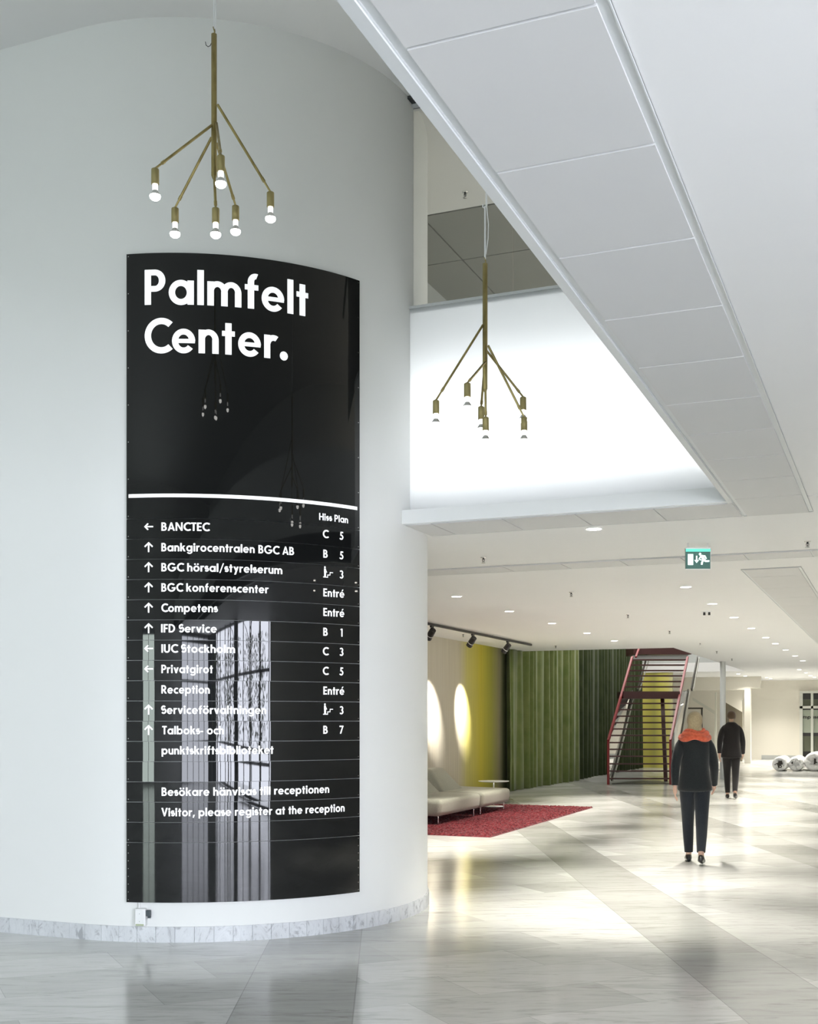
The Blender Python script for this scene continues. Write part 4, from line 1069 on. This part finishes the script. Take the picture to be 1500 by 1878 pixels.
def person(loc, head_ang, H, label, coat, trousers, hair_m, long_hair, scarf, coat_len, stride, width=1.0):
    """walking figure, facing direction head_ang (angle of its forward from +Y, counter-clockwise)"""
    t = thing('person', label, 'person', loc)
    f = Vector((-math.sin(head_ang), math.cos(head_ang), 0)); r = Vector((math.cos(head_ang), math.sin(head_ang), 0)); u = Vector((0,0,1))
    L = Vector(loc); k = H/1.7
    P = lambda a, b_, c: L+(r*a*width+f*b_+u*c)*k
    hipz, kneez = .88, .47
    legs = {}
    for s, ph in ((-1, stride), (1, -stride)):
        hip = P(s*.085, 0, hipz); ank = P(s*.075, ph*.5-.02, .09+(.05 if ph < 0 else 0)); knee = P(s*.085, ph*.28+.06, kneez+(.0 if ph > 0 else -.02))
        toe = P(s*.085, ph*.5+.14, .045); legs[s] = (hip, knee, ank, toe)
    arms = {}
    for s, ph in ((-1, -stride), (1, stride)):
        sh = P(s*.168, 0, 1.365); el = P(s*.235, ph*.22-.04, 1.10); wr = P(s*.235, ph*.5+.06, .87); arms[s] = (sh, el, wr, ph)
    V, Ed = [], []
    def add(p, rad, par=None):
        V.append((p, rad))
        if par is not None: Ed.append((par, len(V)-1))
        return len(V)-1
    pel = add(P(0,0,.93), (.13*k, .095*k)); ws = add(P(0,0,1.08), (.115*k, .085*k), pel); ch = add(P(0,0,1.28), (.135*k, .095*k), ws); nb = add(P(0,.0,1.42), (.06*k, .055*k), ch)
    nk = add(P(0,.01,1.49), .048*k, nb); jaw = add(P(0,.035,1.545), (.058*k, .065*k), nk); hd = add(P(0,.02,1.615), (.074*k, .088*k), jaw); tp_ = add(P(0,.01,1.67), (.05*k, .06*k), hd)
    no = add(P(0,.105,1.585), .012*k, jaw)
    for s in (-1, 1):
        add(P(s*.082, .01, 1.59), .011*k, hd)
        hip, knee, ank, toe = legs[s]
        a = add(hip, .082*k, pel); a2 = add(hip.lerp(knee, .5), .068*k, a); b_ = add(knee, .052*k, a2); b2 = add(knee.lerp(ank, .35), .050*k, b_); c = add(ank, .035*k, b2); add(toe, .033*k, c)
        sh, el, wr, ph = arms[s]
        a = add(sh, .052*k, ch); b_ = add(el, .038*k, a); c = add(wr, .027*k, b_)
        d = (wr-el).normalized(); palm = add(wr+d*.055*k, (.032*k, .018*k), c)
        for q in range(4):
            o1 = f*(q-1.5)*.018*k; ln = (.062, .072, .068, .052)[q]*k
            k1 = add(wr+d*.090*k+o1, .0095*k, palm); k2 = add(wr+d*(.09*k+ln*.55)+o1*1.05-r*s*.008*k, .0085*k, k1); add(wr+d*(.09*k+ln)+o1-r*s*.026*k, .0075*k, k2)
        t1_ = add(wr+d*.045*k+f*.034*k, .0105*k, c); add(wr+d*.085*k+f*.052*k-r*s*.012*k, .009*k, t1_)
    skin_mesh('body', V, Ed, M_SKIN, t)
    # coat: lofted torso plus sleeves
    def ell(c, a, b_, n=28, tilt=0): return [c+r*(a*k*width*math.cos(2*PI*i/n))+f*(b_*k*math.sin(2*PI*i/n)) for i in range(n)]
    b = MB(); ln = coat_len
    prof = [(ln, .215, .15), (ln+.04, .215, .152), (.93, .20, .145), (1.06, .168, .122), (1.2, .178, .126), (1.32, .195, .128), (1.38, .190, .112), (1.425, .145, .09), (1.46, .10, .08), (1.485, .078, .072)]
    b.loft([ell(P(0, .0, z), a, c) for z, a, c in prof], 0)
    for s in (-1, 1):
        sh, el, wr, ph = arms[s]
        sh2 = sh+(el-sh)*-.12-r*s*.03*k
        b.tube([sh2, sh.lerp(el, .15), sh.lerp(el, .6), el, el.lerp(wr, .5), wr.lerp(el, .05)], [.04*k, .062*k, .060*k, .053*k, .046*k, .040*k], 16)
    o = b.build('coat', coat, t, sub=1)
    b = MB()
    for s in (-1, 1):
        hip, knee, ank, toe = legs[s]
        b.tube([hip+u*.06*k, hip-u*.05*k, hip.lerp(knee, .5), knee, knee.lerp(ank, .4), ank+u*.02*k], [.095*k, .098*k, .083*k, .066*k, .062*k, .048*k], 16)
    b.build('trousers', trousers, t, sub=1)
    for s in (-1, 1):
        hip, knee, ank, toe = legs[s]
        zf_ = min(ank.z, toe.z); b = MB(); dirn = (toe-ank); dirn.z = 0; dirn.normalize(); sd = Vector((dirn.y, -dirn.x, 0))
        base_z = L.z+.002
        heel = ank-dirn*.06*k
        rg_ = []
        for q, (w_, h_, z_) in enumerate(((.022, .06, 0), (.034, .085, 0), (.036, .10, 0), (.040, .075, 0), (.044, .055, 0), (.036, .045, 0), (.016, .03, 0))):
            cpt = heel+dirn*(.275*k*q/6); lift = max(0, (ank.z-L.z-.09*k))*(1-q/6)
            rg_.append([Vector((cpt.x, cpt.y, base_z+lift))+sd*(w_*k*math.cos(2*PI*i/16))+u*(h_*k*(.5+.5*math.sin(2*PI*i/16))) for i in range(16)])
        b.loft(rg_); b.build('shoe', M_SHOE, t, sub=1)
    # hair
    b = MB()
    hp = [(1.535, .070, .060, -.03), (1.57, .086, .085, -.02), (1.62, .088, .10, -.008), (1.665, .077, .09, .0), (1.695, .045, .055, .004), (1.703, .012, .014, .004)]
    if long_hair: hp = [(1.475, .07, .05, -.05), (1.495, .092, .064, -.05)]+hp
    rings = []
    for z, a, c, y in hp:
        rings.append([P(0, y-.012, z)+r*(a*k*math.cos(2*PI*i/24))+f*(c*k*math.sin(2*PI*i/24)*(.45 if math.sin(2*PI*i/24) > 0 and z < 1.66 else 1)) for i in range(24)])
    b.loft(rings); b.build('hair', hair_m, t, sub=1)
    if scarf:
        b = MB(); n = 36
        for lay, (z, a, c, rad) in enumerate(((1.405, .165, .125, .036), (1.445, .135, .112, .036), (1.48, .105, .098, .028))):
            pts = [P(a*math.cos(2*PI*i/n), c*math.sin(2*PI*i/n), z+.012*math.sin(3*2*PI*i/n+lay)) for i in range(n+1)]
            b.tube(pts, [rad*k*(1+.15*math.sin(5*2*PI*i/n+lay*2)) for i in range(n+1)], 10, caps=False)
        b.build('scarf', M_SCARF, t, sub=1)
    return t
person(on_z(1274, 1584, 0), .15, 1.69, 'person in charcoal coat and orange-red scarf walking away across the marble', M_COAT, M_TROUSER, M_HAIR, True, True, .80, .42, .9)
person(on_z(1341, 1465, 0), .12, 1.78, 'person in black coat walking farther away beside the slim column', M_BLACKCOAT, M_BLACKCOAT, M_HAIR_DARK, False, False, .78, .36, .92)
